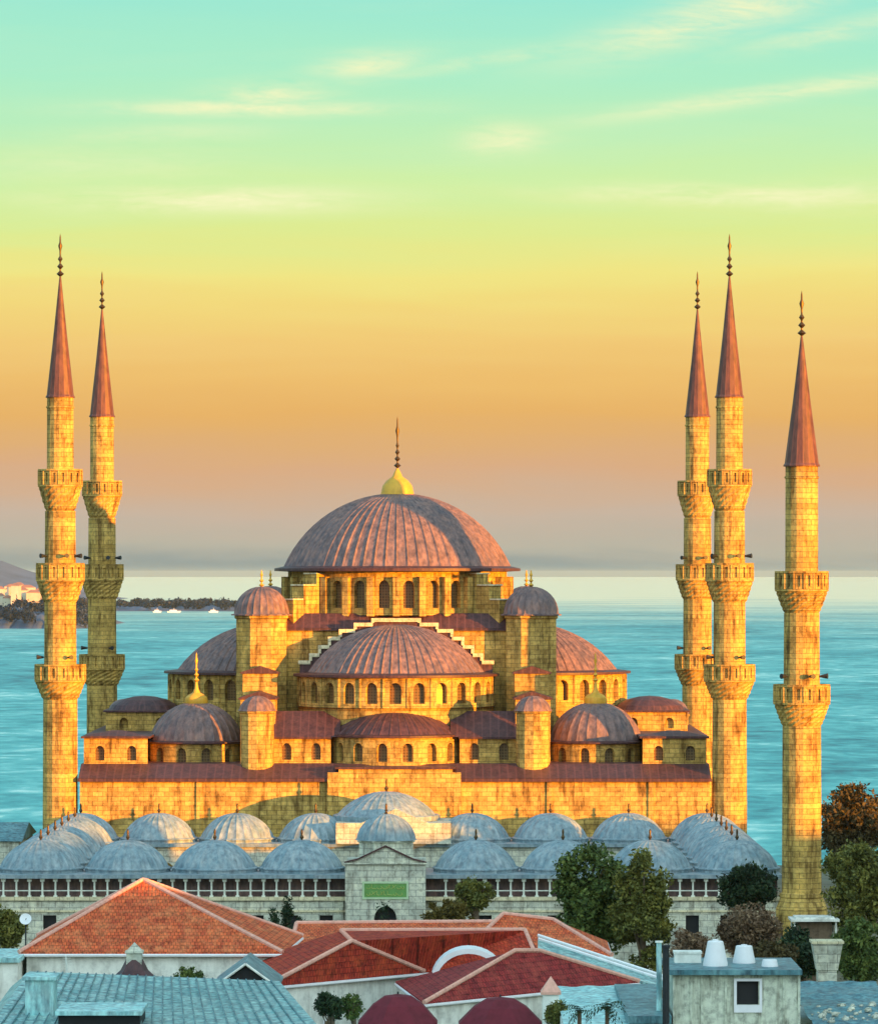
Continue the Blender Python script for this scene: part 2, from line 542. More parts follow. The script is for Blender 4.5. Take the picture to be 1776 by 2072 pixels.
        pane = [f(a, z, depth * 0.98) for a, z in ops]
        return pane

    def build(s, name, m, parent=None, loc=(0, 0, 0), smooth=False, uv=True):
        me = bpy.data.meshes.new(name)
        me.from_pydata(s.v, [], s.f)
        me.update()
        if uv and len(me.polygons):
            nl = len(me.loops)
            nrm = np.zeros(len(me.polygons) * 3)
            me.polygons.foreach_get('normal', nrm)
            nrm = nrm.reshape(-1, 3)
            tot_ = np.zeros(len(me.polygons), dtype=np.int32)
            me.polygons.foreach_get('loop_total', tot_)
            vi = np.zeros(nl, dtype=np.int32)
            me.loops.foreach_get('vertex_index', vi)
            co = np.array(s.v, dtype=float)[vi]
            ud = np.stack([-nrm[:, 1], nrm[:, 0], np.zeros(len(nrm))], 1)
            ln = np.linalg.norm(ud, axis=1)
            flat = ln < 0.05
            ud[flat] = (1, 0, 0)
            ln[flat] = 1
            ud /= ln[:, None]
            vd = np.cross(nrm, ud)
            U = np.repeat(ud, tot_, axis=0)
            V = np.repeat(vd, tot_, axis=0)
            arr = np.stack([(co * U).sum(1), (co * V).sum(1)], 1)
            ul = me.uv_layers.new(name='UVMap')
            ul.data.foreach_set('uv', arr.ravel())
        if smooth:
            me.polygons.foreach_set('use_smooth', [True] * len(me.polygons))
            try:
                me.set_sharp_from_angle(angle=radians(35))
            except Exception:
                pass
        me.materials.append(M[m] if isinstance(m, str) else m)
        o = bpy.data.objects.new(name, me)
        o.location = loc
        col.objects.link(o)
        if parent:
            o.parent = parent
        return o


def tag(o, label=None, cat=None, group=None, kind=None):
    if label:
        o['label'] = label
    if cat:
        o['category'] = cat
    if group:
        o['group'] = group
    if kind:
        o['kind'] = kind
    return o


def empty(name, loc, label, cat, group=None, rz=0.0):
    o = bpy.data.objects.new(name, None)
    o.location = loc
    o.rotation_euler = (0, 0, rz)
    o.empty_display_size = 1.0
    col.objects.link(o)
    return tag(o, label, cat, group)


def child_copy(o, parent, loc=None, rz=None, scale=None):
    c = o.copy()
    col.objects.link(c)
    c.parent = parent
    if loc is not None:
        c.location = loc
    if rz is not None:
        c.rotation_euler = (0, 0, rz)
    if scale is not None:
        c.scale = scale
    return c


def copy_tree(o, parent=None):
    c = o.copy()
    col.objects.link(c)
    c.parent = parent
    for ch in list(o.children):
        copy_tree(ch, c)
    return c


def P(px, py, Y):
    """a point at depth Y, from where it shows in a 1776 by 2072 picture"""
    return ((px - 888) * Y / FPX, Y, CZ + (1160 - py) * Y / FPX)


def pane(name, pts, m, parent):
    mb = MB()
    mb.poly(pts)
    return mb.build(name, m, parent)


def dome_prof(r, h, z, n=9, top=0.0, pw=1.0):
    """spherical cap of base radius r and rise h"""
    if h >= r * 0.999:
        return [(r * cos(pi / 2 * k / n), z + h * sin(pi / 2 * k / n)) for k in range(n)] + [(0.0, z + h)]
    R = (r * r + h * h) / (2 * h)
    th0 = math.asin(min(1, r / R))
    pts = []
    for k in range(n + 1):
        th = th0 * (1 - k / n)
        pts.append((R * sin(th), z + h - R + R * cos(th)))
    pts[-1] = (0.0, z + h)
    return pts


def finial(parent, name, c, z, h, m='bronze', balls=3, r=0.28):
    mb = MB()
    prof = [(0.10, z)]
    zz = z
    for b in range(balls):
        rr = r * (1 - 0.18 * b)
        hh = h * 0.5 / balls
        prof += [(0.09, zz + hh * 0.2), (rr, zz + hh * 0.55), (0.09, zz + hh * 0.95)]
        zz += hh
    prof += [(0.10, z + h * 0.62), (r * 0.55, z + h * 0.72), (0.10, z + h * 0.8), (0.08, z + h * 0.92), (0.0, z + h)]
    mb.lathe(prof, 8, c)
    return mb.build(name, m, parent, smooth=True)


# ------------------------------------------------------------------ the setting
# ground: one sheet, level round the mosque, falling to the sea behind it
SEA = -35.0
gx = np.concatenate([np.linspace(-9000, -700, 8), np.linspace(-500, 500, 26), np.linspace(700, 9000, 8)])
gy = np.concatenate([np.linspace(-500, 180, 6), np.linspace(200, 900, 40), np.linspace(930, 1300, 5)])


def ground_z(x, y):
    t = min(max((y - 590) / 330.0, 0), 1)
    return 0.25 * sin(x * 0.05) * cos(y * 0.04) - (3 * t * t - 2 * t ** 3) * 46.0


mb = MB()
vs = [(x, y, ground_z(x, y)) for y in gy for x in gx]
nx = len(gx)
fs = [(j * nx + i, j * nx + i + 1, (j + 1) * nx + i + 1, (j + 1) * nx + i) for j in range(len(gy) - 1) for i in range(nx - 1)]
mb.add(vs, fs)
tag(mb.build('ground', 'earth', smooth=True), kind='structure')

# sea
m, N, b = new_mat('sea water')
tcn = N.n('ShaderNodeTexCoord')
ob = tcn.outputs['Object']
s1 = N.noise(N.mapping(ob, scale=(0.019, 0.011, 1)), 1.0, 7, 0.62, 0.8)
s2 = N.noise(N.mapping(ob, scale=(0.075, 0.045, 1)), 1.0, 5, 0.65, 0.4)
s3 = N.noise(N.mapping(ob, scale=(0.0020, 0.0016, 1)), 1.0, 6, 0.62, 0.6)
f = N.math('ADD', N.math('ADD', N.math('MULTIPLY', s1, 0.38), N.math('MULTIPLY', s2, 0.36)), N.math('MULTIPLY', s3, 0.26))
c = N.ramp(f, [(0.39, (0.012, 0.16, 0.21)), (0.45, (0.03, 0.30, 0.35)), (0.505, (0.07, 0.44, 0.47)), (0.555, (0.14, 0.56, 0.58)), (0.615, (0.44, 0.82, 0.80))])  # palest stops draw the glitter streaks as colour
# far water's bright reflection towards the horizon, put into the base colour
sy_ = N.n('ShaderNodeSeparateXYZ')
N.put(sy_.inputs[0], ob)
far_sheen = N.n('ShaderNodeMapRange', interpolation_type='SMOOTHSTEP')
far_sheen.inputs['From Min'].default_value = 4200.0
far_sheen.inputs['From Max'].default_value = 15000.0
N.put(far_sheen.inputs['Value'], N.math('ADD', sy_.outputs[1], N.math('MULTIPLY', N.math('SUBTRACT', s3, 0.5), 9000.0)))
c = N.mix(N.math('MULTIPLY', far_sheen.outputs[0], 0.9), c, (0.95, 0.84, 0.54, 1))
N.put(b.inputs['Base Color'], c)
b.inputs['Roughness'].default_value = 0.5
b.inputs['IOR'].default_value = 1.33
b.inputs['Specular IOR Level'].default_value = 0.3
bump(N, b, N.math('ADD', s2, N.noise(N.mapping(ob, scale=(0.15, 0.25, 1)), 1.0, 4, 0.6)), 0.2, 1.0)
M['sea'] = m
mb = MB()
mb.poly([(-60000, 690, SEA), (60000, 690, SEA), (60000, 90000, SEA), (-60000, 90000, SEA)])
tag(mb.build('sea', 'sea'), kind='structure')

# ------------------------------------------------------------------ minarets
def frame_cyl(c, r):
    return lambda u_, z, d: (c[0] + (r - d) * cos(u_ / r), c[1] + (r - d) * sin(u_ / r), z)


def minaret(label, X, Y, sections, cone, fin, base_r):
    """sections: (shaft radius, balcony top, parapet foot, corbel foot, balcony radius) from the top down"""
    root = empty('minaret', (X, Y, 0), label, 'minaret', 'minarets of the mosque')
    zc0, zc1, rc = cone
    mb = MB()
    prof = [(base_r + 0.55, -0.3), (base_r + 0.55, 6.6), (base_r + 0.15, 7.6), (base_r + 0.22, 7.7), (base_r + 0.22, 8.0), (base_r, 8.1)]
    secs = sections[::-1]
    r_prev = base_r
    for (rs, zt, zp, zk, rb) in secs:
        prof += [(r_prev - 0.06, zk - 0.5), (r_prev - 0.06, zk), ]
        prof += [(rs, zk + 0.01)]
        r_prev = rs
    prof += [(r_prev - 0.03, zc0 - 1.15), (r_prev + 0.07, zc0 - 1.1), (r_prev + 0.07, zc0 - 0.95), (r_prev - 0.03, zc0 - 0.9), (r_prev - 0.03, zc0)]
    mb.lathe(prof, 16)
    mb.build('shaft', 'stone', root)
    for (rs, zt, zp, zk, rb) in sections:
        mb = MB()
        steps = 4
        prof = [(rs + 0.02, zk)]
        for k in range(steps):
            r0 = rs + (rb - 0.08 - rs) * ((k + 1) / steps) ** 0.8
            z0 = zk + (zp - zk) * (k + 0.55) / steps
            z1 = zk + (zp - zk) * (k + 1) / steps
            prof += [(r0 - 0.04, z0), (r0, z1)]
        mb.lathe(prof, 32, star=0.022)
        mb.lathe([(rb, zp), (rb + 0.07, zp + 0.02), (rb + 0.07, zp + 0.2), (rb - 0.02, zp + 0.22)], 32, cap=False)
        mb.lathe([(rs, zp + 0.15), (rb - 0.02, zp + 0.15)], 32, cap=False)
        bal = mb.build('balcony', 'stone', root)
        mb = MB()
        n = 16
        f_ = frame_cyl((0, 0), rb)
        st = 2 * pi * rb / n
        for k in range(n):
            mb.bay(f_, k * st, (k + 1) * st, zp + 0.2, zt - 0.22, k * st + st * 0.34, (k + 1) * st - st * 0.34, zp + 0.45, zt - 0.42, 0.16, arch=False)
        mb.lathe([(rb + 0.07, zt - 0.22), (rb + 0.07, zt), (rb - 0.2, zt), (rb - 0.2, zp + 0.2)], 32, cap=False)
        for k in range(n):
            a = 2 * pi * k / n
            mb.tube((rb * cos(a), rb * sin(a), zp + 0.2), (rb * cos(a), rb * sin(a), zt - 0.2), 0.09, 0.09, 6)
        mb.build('parapet', 'stone', bal)
    mb = MB()
    mb.lathe([(rc * 0.9, zc0 - 0.02), (rc + 0.12, zc0), (rc + 0.12, zc0 + 0.12), (rc, zc0 + 0.3), (rc * 0.52, zc0 + (zc1 - zc0) * 0.5), (0.1, zc1)], 16)
    mb.build('spire', 'spire', root)
    finial(root, 'finial', (0, 0), zc1 - 0.1, fin - zc1 + 0.4, 'bronze', 3, 0.42)
    # loudspeakers above the second balcony
    for si, (rs, zt, zp, zk, rb) in enumerate(sections):
        if si == 0:
            continue
        for a in ((-2.5, -1.2, -0.35) if si == 1 else (-1.0, -2.9)):
            mb = MB()
            r0 = rs + 0.05
            z = zt + 0.75
            p0 = (r0 * cos(a), r0 * sin(a), z)
            p1 = ((r0 + 0.75) * cos(a), (r0 + 0.75) * sin(a), z + 0.03)
            mb.tube(p0, p1, 0.10, 0.26, 8)
            mb.tube((r0 * cos(a) * 0.9, r0 * sin(a) * 0.9, z), p0, 0.05, 0.05, 5)
            mb.build('loudspeaker', 'metal', root)
    return root


AX = -4.75
HALL = [(1.45, 49.2, 47.3, 44.7, 2.35), (1.70, 39.1, 37.1, 34.9, 2.55), (1.76, 28.2, 26.3, 24.4, 2.7)]
COURT = [(1.55, 38.2, 36.3, 34.3, 2.45), (1.72, 27.6, 25.7, 23.7, 2.6)]
for lab, x, y in (("tall golden minaret at the far left with three balconies, nearest the left edge", AX - 36, 500),
                  ("minaret behind the leftmost one, grey in shadow below its top balcony", AX - 36, 562),
                  ("tall minaret at the right end of the sunlit front wall, highest tip on the right", AX + 36, 500),
                  ("slimmer minaret partly hidden behind the taller one at the right end of the hall", AX + 36, 562)):
    minaret(lab, x, y, HALL, (56.9, 69.9, 1.46), 74.3, 1.9)
minaret("nearest right minaret with only two balconies, its foot pale in the shade among trees", AX + 38.7, 435, COURT, (48.0, 60.2, 1.6), 64.2, 1.86)

# ------------------------------------------------------------------ the mosque
YC = 531.0
mosque = empty('mosque', (AX, YC, 0), "great domed mosque of golden stone with cascading lead domes, standing between the minarets", 'mosque')


def flat_front(y):
    return lambda u_, z, d: (u_, y + d, z)


def flat_back(y):
    return lambda u_, z, d: (-u_, y - d, z)


def flat_left(x):
    return lambda u_, z, d: (x + d, -u_, z)


def flat_right(x):
    return lambda u_, z, d: (x - d, u_, z)


def windows(mbw, f_, us, w, z0, z1, wz0, wz1, depth, parent_list, arch=True):
    """bays between consecutive us, window width w"""
    for a, c_ in zip(us[:-1], us[1:]):
        mid = (a + c_) / 2
        parent_list.append(mbw.bay(f_, a, c_, z0, z1, mid - w / 2, mid + w / 2, wz0, wz1, depth, arch))


def finish(mbw, name, m, parent, panes, pm='pane', pname='window'):
    o = mbw.build(name, m, parent)
    for p in panes:
        pane(pname, p, pm, o)
    return o


yf = 498.9 - YC            # face of the front wall
# --- prayer hall walls
mb = MB()
panes = []
us = np.linspace(-33.8, 33.8, 22)
mb.box(-33.8, 33.8, yf, 30, 0, 15.6)
for x in (-21.0, -7.2, 7.4, 16.6, 27.5):
    mb.box(x - 0.28, x + 0.28, yf - 0.18, yf - 0.003, 0, 15.55)
hall = finish(mb, 'hall_wall', 'stone', mosque, panes)
mb = MB()
mb.box(-34.0, 34.0, yf - 0.45, 30.4, 15.6, 15.95)
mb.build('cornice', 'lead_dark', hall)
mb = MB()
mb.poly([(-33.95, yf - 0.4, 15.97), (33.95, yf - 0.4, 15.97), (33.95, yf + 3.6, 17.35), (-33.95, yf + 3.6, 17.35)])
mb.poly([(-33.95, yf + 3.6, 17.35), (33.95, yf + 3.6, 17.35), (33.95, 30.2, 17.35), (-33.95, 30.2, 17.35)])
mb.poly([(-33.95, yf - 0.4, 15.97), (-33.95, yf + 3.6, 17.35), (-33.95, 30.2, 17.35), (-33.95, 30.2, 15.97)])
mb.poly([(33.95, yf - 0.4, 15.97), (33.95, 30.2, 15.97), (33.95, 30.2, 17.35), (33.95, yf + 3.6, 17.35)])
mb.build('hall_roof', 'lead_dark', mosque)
# raised centre of the front wall with broken gable steps
mb = MB()
mb.prism([(-7.2, 0), (7.1, 0), (7.1, 16.6), (6.2, 16.6), (6.2, 16.95), (-6.0, 16.95), (-6.0, 16.6), (-7.2, 16.6)], yf - 0.7, yf - 0.02)
for x in (-4.6, 0.2, 4.9):
    mb.box(x - 0.16, x + 0.16, yf - 0.74, yf - 0.702, 14.9, 16.1)
mb.build('raised_centre', 'stone', mosque)
mb = MB()
mb.box(-6.4, 6.6, yf - 0.9, yf + 3.0, 16.97, 17.2)
mb.build('centre_coping', 'lead_dark', mosque)

# --- upper side galleries
for sx in (-1, 1):
    mb = MB()
    panes = []
    x0, x1 = sorted((sx * 26.8, sx * 33.7))
    fy = 503.2 - YC
    us = list(np.linspace(x0, x1, 3))
    windows(mb, flat_front(fy), us, 1.0, 17.0, 20.1, 17.7, 19.3, 0.5, panes)
    ff = flat_right(x1) if sx > 0 else flat_left(x0)
    us = list(np.linspace(fy, 28, 10)) if sx > 0 else list(np.linspace(-28, -fy, 10))
    windows(mb, ff, us, 1.2, 15.9, 20.1, 17.6, 19.3, 0.5, panes)
    mb.box(x0 + 0.6, x1 - 0.6, fy + 0.7, 28, 16, 20.08)
    g = finish(mb, 'upper_gallery', 'stone', mosque, panes)
    mb = MB()
    mb.box(x0 - 0.3, x1 + 0.3, fy - 0.3, 28.3, 20.1, 20.32)
    mb.poly([(x0 - 0.2, fy - 0.2, 20.34), (x1 + 0.2, fy - 0.2, 20.34), ((x0 + x1) / 2 + 0.6, fy + 2.4, 20.9), ((x0 + x1) / 2 - 0.6, fy + 2.4, 20.9)])
    mb.build('gallery_roof', 'lead_dark', g)
    # stepped block with its own low roof, further back
    mb = MB()
    panes = []
    bx0, bx1 = sorted((sx * 24.5, sx * 32.6))
    by0, by1 = 521 - YC, 541 - YC
    windows(mb, flat_front(by0), list(np.linspace(bx0, bx1, 3)), 1.0, 20, 22.4, 20.6, 21.8, 0.4, [])
    mb.box(bx0, bx1, by0 + 0.5, by1, 18, 22.38)
    bl = mb.build('gallery_block', 'stone', mosque)
    mb = MB()
    mb.box(bx0 - 0.3, bx1 + 0.3, by0 - 0.3, by1 + 0.3, 22.4, 22.6)
    mb.lathe([(4.0, 22.6), (3.7, 23.1), (2.6, 23.7), (1.2, 24.05), (0, 24.15)], 24, ((bx0 + bx1) / 2, by0 + 4.6))
    mb.build('block_roof', 'lead_dark', bl)
    # stair turret with a little dome, near the rear minaret
    mb = MB()
    tx, ty = sx * 32.0, 541 - YC
    mb.lathe([(1.75, 16), (1.75, 21.3), (1.95, 21.4), (1.95, 21.6)], 12, (tx, ty))
    st = mb.build('stair_turret', 'stone', mosque)
    mb = MB()
    mb.lathe(dome_prof(1.85, 1.75, 21.6), 24, (tx, ty))
    mb.build('turret_dome', 'lead', st, smooth=True)

# --- square block under the main dome
mb = MB()
mb.box(-13.6, 13.6, -13.2, 13.2, 16, 31.6)
base = mb.build('dome_base', 'stone', mosque)
mb = MB()
mb.box(-13.9, 13.9, -13.5, 13.5, 31.6, 31.85)
mb.add([(-13.8, -13.4, 31.87), (13.8, -13.4, 31.87), (13.8, 13.4, 31.87), (-13.8, 13.4, 31.87), (-11, -11.6, 33.5), (11, -11.6, 33.5), (11, 11.6, 33.5), (-11, 11.6, 33.5)],
       [(0, 1, 5, 4), (1, 2, 6, 5), (2, 3, 7, 6), (3, 0, 4, 7), (4, 5, 6, 7)])
mb.build('base_roof', 'lead_dark', base)

# --- stepped arches over the half domes (front, right, back, left)
STEPS = [(2.6, 33.0), (4.55, 32.5), (6.2, 31.8), (7.4, 30.95), (8.5, 30.0), (9.5, 29.1), (10.7, 28.3)]


def rot_mesh(mb, a):
    ca, sa = cos(a), sin(a)
    mb.v = [(x * ca - y * sa, x * sa + y * ca, z) for x, y, z in mb.v]
    return mb


for k in range(4):
    a = k * pi / 2
    right = []
    for i, (x, z) in enumerate(STEPS):
        right.append((x, z))
        if i + 1 < len(STEPS):
            right.append((x, STEPS[i + 1][1]))
    right.append((STEPS[-1][0], 26.9))
    left = [(-x, z) for x, z in right[::-1]]
    poly_ = right + left
    mb = MB()
    y0 = -15.3
    # split into columns so that every face stays convex
    edges = [-x for x, z in STEPS[::-1]] + [x for x, z in STEPS]
    for i in range(len(edges) - 1):
        xm = (edges[i] + edges[i + 1]) / 2
        z = max(zz for xx, zz in STEPS if xx >= abs(xm) - 1e-6)
        mb.box(edges[i], edges[i + 1], y0, -13.22, 26.9, z - 0.405)
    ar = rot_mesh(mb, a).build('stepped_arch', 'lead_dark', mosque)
    mb = MB()
    for i in range(len(edges) - 1):
        xm = (edges[i] + edges[i + 1]) / 2
        z = max(zz for xx, zz in STEPS if xx >= abs(xm) - 1e-6)
        mb.box(edges[i] - (0.16 if xm < 0.01 else 0), edges[i + 1] + (0.16 if xm > -0.01 else 0), y0 - 0.22, y0 - 0.003 + 0.75, z - 0.40, z - 0.004)
    for (x, z), (x2, z2) in zip(STEPS[:-1], STEPS[1:]):
        for sgn in (-1, 1):
            xa, xb = sorted((sgn * (x - 0.18), sgn * (x + 0.157)))
            mb.box(xa, xb, y0 - 0.216, y0 - 0.006, z2 - 0.01, z - 0.41)
    rot_mesh(mb, a).build('step_trim', 'trim', ar)

# --- half domes on four sides
for k in range(4):
    a = k * pi / 2
    dist, R = 15.0, (10.9 if k % 2 == 0 else 11.6)
    nw = 13
    cy = -dist + 0.5
    f0 = lambda u_, z, d, R=R, cy=cy: ((R - d) * cos(u_ / R), cy + (R - d) * sin(u_ / R), z)
    mb = MB()
    panes = []
    us = list(np.linspace(-pi * R, 0, nw + 1))
    windows(mb, f0, us, 1.3, 23.3, 26.55, 23.75, 26.05, 0.6, panes)
    ca, sa = cos(a), sin(a)
    rp = [[(x * ca - y * sa, x * sa + y * ca, z) for x, y, z in p] for p in panes]
    mb.lathe([(R - 0.05, 20.0), (R - 0.05, 23.3)], 40, (0, cy), -pi, 0)
    for u_ in np.array(us) / R:
        mb.tube(((R + .02) * cos(u_), cy + (R + .02) * sin(u_), 23.3), ((R + .02) * cos(u_), cy + (R + .02) * sin(u_), 26.5), 0.13, 0.13, 6)
    rot_mesh(mb, a)
    dr = finish(mb, 'half_dome_drum', 'stone', mosque, rp)
    mb = MB()
    mb.lathe([(R, 26.54), (R + 0.55, 26.6), (R + 0.55, 26.85), (R - 1.2, 27.05)], 48, (0, cy), -pi, 0)
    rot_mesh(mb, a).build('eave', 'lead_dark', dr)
    mb = MB()
    mb.lathe(dome_prof(R - 1.15, 5.4, 26.95, 9), 40, (0, cy), -pi, 0, ribs=30, rh=0.19, rw=0.15)
    rot_mesh(mb, a).build('half_dome', 'lead', mosque, smooth=True)

# --- lower front: small apses with their own half domes
for k in (0, 2):
    a = k * pi / 2
    ca, sa = cos(a), sin(a)
    mb = MB()
    panes = []
    R, cy = 7.2, 508.8 - YC
    f0 = lambda u_, z, d, R=R, cy=cy: ((R - d) * cos(u_ / R), cy + (R - d) * sin(u_ / R), z)
    windows(mb, f0, list(np.linspace(-pi * R, 0, 9)), 1.15, 17.0, 20.15, 17.6, 19.6, 0.55, panes)
    for s_ in (-1, 1):
        xa, xb = sorted((s_ * 7.0, s_ * 13.4))
        windows(mb, flat_front(505.0 - YC), list(np.linspace(xa, xb, 3)), 1.0, 17.0, 20.15, 17.7, 19.5, 0.5, panes)
    rp = [[(x * ca - y * sa, x * sa + y * ca, z) for x, y, z in p] for p in panes]
    rot_mesh(mb, a)
    ap = finish(mb, 'apse_wall', 'stone', mosque, rp)
    mb = MB()
    mb.lathe([(R, 20.14), (R + 0.4, 20.2), (R + 0.4, 20.4), (R - 0.2, 20.5)], 40, (0, cy), -pi, 0)
    mb.lathe(dome_prof(R - 0.1, 2.8, 20.5, 7), 40, (0, cy), -pi, 0, ribs=20, rh=0.1, rw=0.15)
    mb.lathe([(0.01, 23.3), (11.2, 23.25)], 40, (0, -14.5), -pi, 0)
    rot_mesh(mb, a).build('apse_roof', 'lead_dark', ap)
    for s_ in (-1, 1):
        mb = MB()
        y1_, y2_ = 504.6 - YC, 514 - YC
        q = [(s_ * 6.0, y1_, 20.2), (s_ * 13.6, y1_, 20.2), (s_ * 13.6, y2_ - 5.0, 22.9), (s_ * 6.0, y2_ - 5.0, 22.9)]
        mb.poly(q if s_ > 0 else q[::-1])
        mb.box(min(s_ * 6.9, s_ * 13.6), max(s_ * 6.9, s_ * 13.6), y1_, y1_ + 0.3, 20.0, 20.19)
        rot_mesh(mb, a).build('lean_to_roof', 'lead_dark', ap)

# --- octagonal weight towers at the four corners of the dome base
for sx in (-1, 1):
    for sy in (-1, 1):
        cx, cy = sx * 15.0, sy * 13.6
        mb = MB()
        mb.lathe([(3.0, 16), (3.0, 32.9), (3.2, 33.0), (3.2, 33.3)], 8, (cx, cy), phase=pi / 8)
        t = mb.build('weight_tower', 'stone', mosque)
        mb = MB()
        mb.lathe([(3.3, 33.3), (3.3, 33.42), (3.0, 33.5)] + dome_prof(2.98, 3.0, 33.52, 8), 8, (cx, cy), ribs=24, rh=0.09, rw=0.16)
        mb.build('tower_dome', 'lead', t, smooth=True)
        finial(t, 'finial', (cx, cy), 36.4, 2.0, 'gold', 2, 0.32)
        # stepped buttress in front of the tower
        mb = MB()
        ya, yb = sorted((sy * 13.4, sy * 25.2))
        xa, xb = cx - 1.9, cx + 1.9
        mb.box(xa, xb, ya + 1.0 if sy < 0 else ya, yb if sy < 0 else yb - 1.0, 16.5, 24.2)
        yc_, yd_ = sorted((sy * 13.4, sy * 18.3))
        mb.box(xa + 0.004, xb - 0.004, yc_, yd_, 24.2, 26.9)
        bt = mb.build('buttress', 'stone', mosque)
        mb = MB()
        for (y_a, y_b, z_) in ((yc_, yd_, 26.9), (ya + 1.0, yd_ - 4.9, 24.2)) if sy < 0 else ((yc_, yd_, 26.9), (yd_ , yb - 1.0, 24.2)):
            mb.prism([(xa - 0.25, z_ + 0.003), (xb + 0.25, z_ + 0.003), (xb + 0.25, z_ + 0.15), (cx, z_ + 0.85), (xa - 0.25, z_ + 0.15)], y_a - 0.2, y_b + 0.2)
        mb.build('buttress_roof', 'lead_dark', bt)
        # round turret at its foot
        mb = MB()
        ty = sy * 28.4
        tx = sx * 14.9
        mb.lathe([(1.8, 15.9), (1.8, 22.8), (1.98, 22.9), (1.98, 23.1)], 12, (tx, ty))
        tt = mb.build('front_turret', 'stone', mosque)
        mb = MB()
        mb.lathe([(2.05, 23.1), (1.95, 23.25)] + dome_prof(1.9, 1.5, 23.25, 6), 16, (tx, ty), ribs=12, rh=0.08, rw=0.16)
        mb.build('turret_dome', 'lead', tt, smooth=True)

# --- main drum, dome, gilded cap
R = 12.5
f0 = frame_cyl((0, 0), R)
mb = MB()
panes = []
us = list(np.linspace(0, 2 * pi * R, 29))
windows(mb, f0, us, 1.25, 33.3, 38.2, 34.1, 37.2, 0.7, panes)
for u_ in us[:-1]:
    a = u_ / R
    p = [(R + 0.0, -0.36), (R + 0.75, -0.36), (R + 0.75, 0.36), (R + 0.0, 0.36)]
    q = [(r * cos(a) - t * sin(a), r * sin(a) + t * cos(a)) for r, t in p]
    mb.slab(q, 33.2, 37.6)
drum = finish(mb, 'drum', 'stone', mosque, panes)
mb = MB()
mb.lathe([(R, 38.18), (R + 1.55, 38.25), (R + 1.55, 38.55), (R + 0.4, 38.8)], 64)
mb.build('eave', 'lead_dark', drum)
for k in range(4):
    a = pi / 4 + k * pi / 2
    mb = MB()
    pr = [(11.8, 32.2), (17.4, 32.2), (17.4, 35.0), (15.6, 36.2), (15.6, 36.8), (13.6, 37.7), (11.8, 37.9)]
    # radial pier: profile in (r, z), thickness along the tangent
    for (r0, r1, z1) in ((11.8, 13.6, 37.9), (13.6, 15.6, 36.6), (15.6, 17.2, 35.0)):
        q = [(r * cos(a) - t * sin(a), r * sin(a) + t * cos(a)) for r, t in ((r0, -0.95), (r1, -0.95), (r1, 0.95), (r0, 0.95))]
        mb.slab(q, 32.0, z1)
    bt = mb.build('drum_buttress', 'stone', mosque)
    mb = MB()
    for (r0, r1, z1) in ((11.9, 13.75, 37.9), (13.78, 15.75, 36.6), (15.78, 17.35, 35.0)):
        q = [(r * cos(a) - t * sin(a), r * sin(a) + t * cos(a)) for r, t in ((r0, -1.08), (r1, -1.08), (r1, 1.08), (r0, 1.08))]
        mb.slab(q, z1 + 0.003, z1 + 0.16)
    mb.build('buttress_coping', 'trim', bt)
mb = MB()
mb.lathe([(13.05, 38.6)] + dome_prof(12.8, 8.4, 38.75, 14), 60, ribs=64, rh=0.19, rw=0.15)
md = mb.build('main_dome', 'lead', mosque, smooth=True)
mb = MB()
mb.lathe([(1.95, 46.75), (1.85, 47.3), (1.7, 48.0), (1.25, 48.6), (0.6, 49.05), (0.35, 49.6), (0.12, 50.0)], 20)
mb.build('gold_lit_cap', 'gold', md, smooth=True)
finial(md, 'finial', (0, 0), 49.9, 6.1, 'bronze', 4, 0.42)

# --- corner domes
for sx in (-1, 1):
    for sy in (-1, 1):
        cx, cy = sx * 22.0, sy * 18.6
        R = 5.35
        f0 = lambda u_, z, d, R=R, cx=cx, cy=cy: (cx + (R - d) * cos(u_ / R), cy + (R - d) * sin(u_ / R), z)
        mb = MB()
        panes = []
        windows(mb, f0, list(np.linspace(-pi * R, pi * R, 13)), 1.1, 16.6, 19.3, 17.2, 18.9, 0.5, panes)
        dr = finish(mb, 'corner_drum', 'stone', mosque, panes)
        mb = MB()
        mb.lathe([(R, 19.28), (R + 0.35, 19.35), (R + 0.35, 19.5), (R - 0.2, 19.65)], 40, (cx, cy))
        mb.build('eave', 'lead_dark', dr)
        mb = MB()
        mb.lathe(dome_prof(R - 0.25, 4.2, 19.6, 9), 30, (cx, cy), ribs=28, rh=0.10, rw=0.16)
        cd = mb.build('corner_dome', 'lead', mosque, smooth=True)
        mb = MB()
        mb.lathe([(1.25, 23.6), (1.3, 23.9), (1.2, 24.3), (0.85, 24.6), (0.45, 24.8), (0.22, 25.3), (0.12, 26.0)], 16, (cx, cy))
        mb.build('gold_lit_cap', 'gold', cd, smooth=True)  # stands for the dome's sunlit crown, light put into gold colour
        finial(cd, 'finial', (cx, cy), 25.9, 3.4, 'gold', 3, 0.34)

# ------------------------------------------------------------------ the courtyard
YA = 465.0
court = empty('courtyard_arcade', (AX, YA, 0), "shaded arcaded forecourt in front of the mosque, roofed with rows of blue grey lead domes", 'courtyard')
yF = 435.6 - YA            # outer face
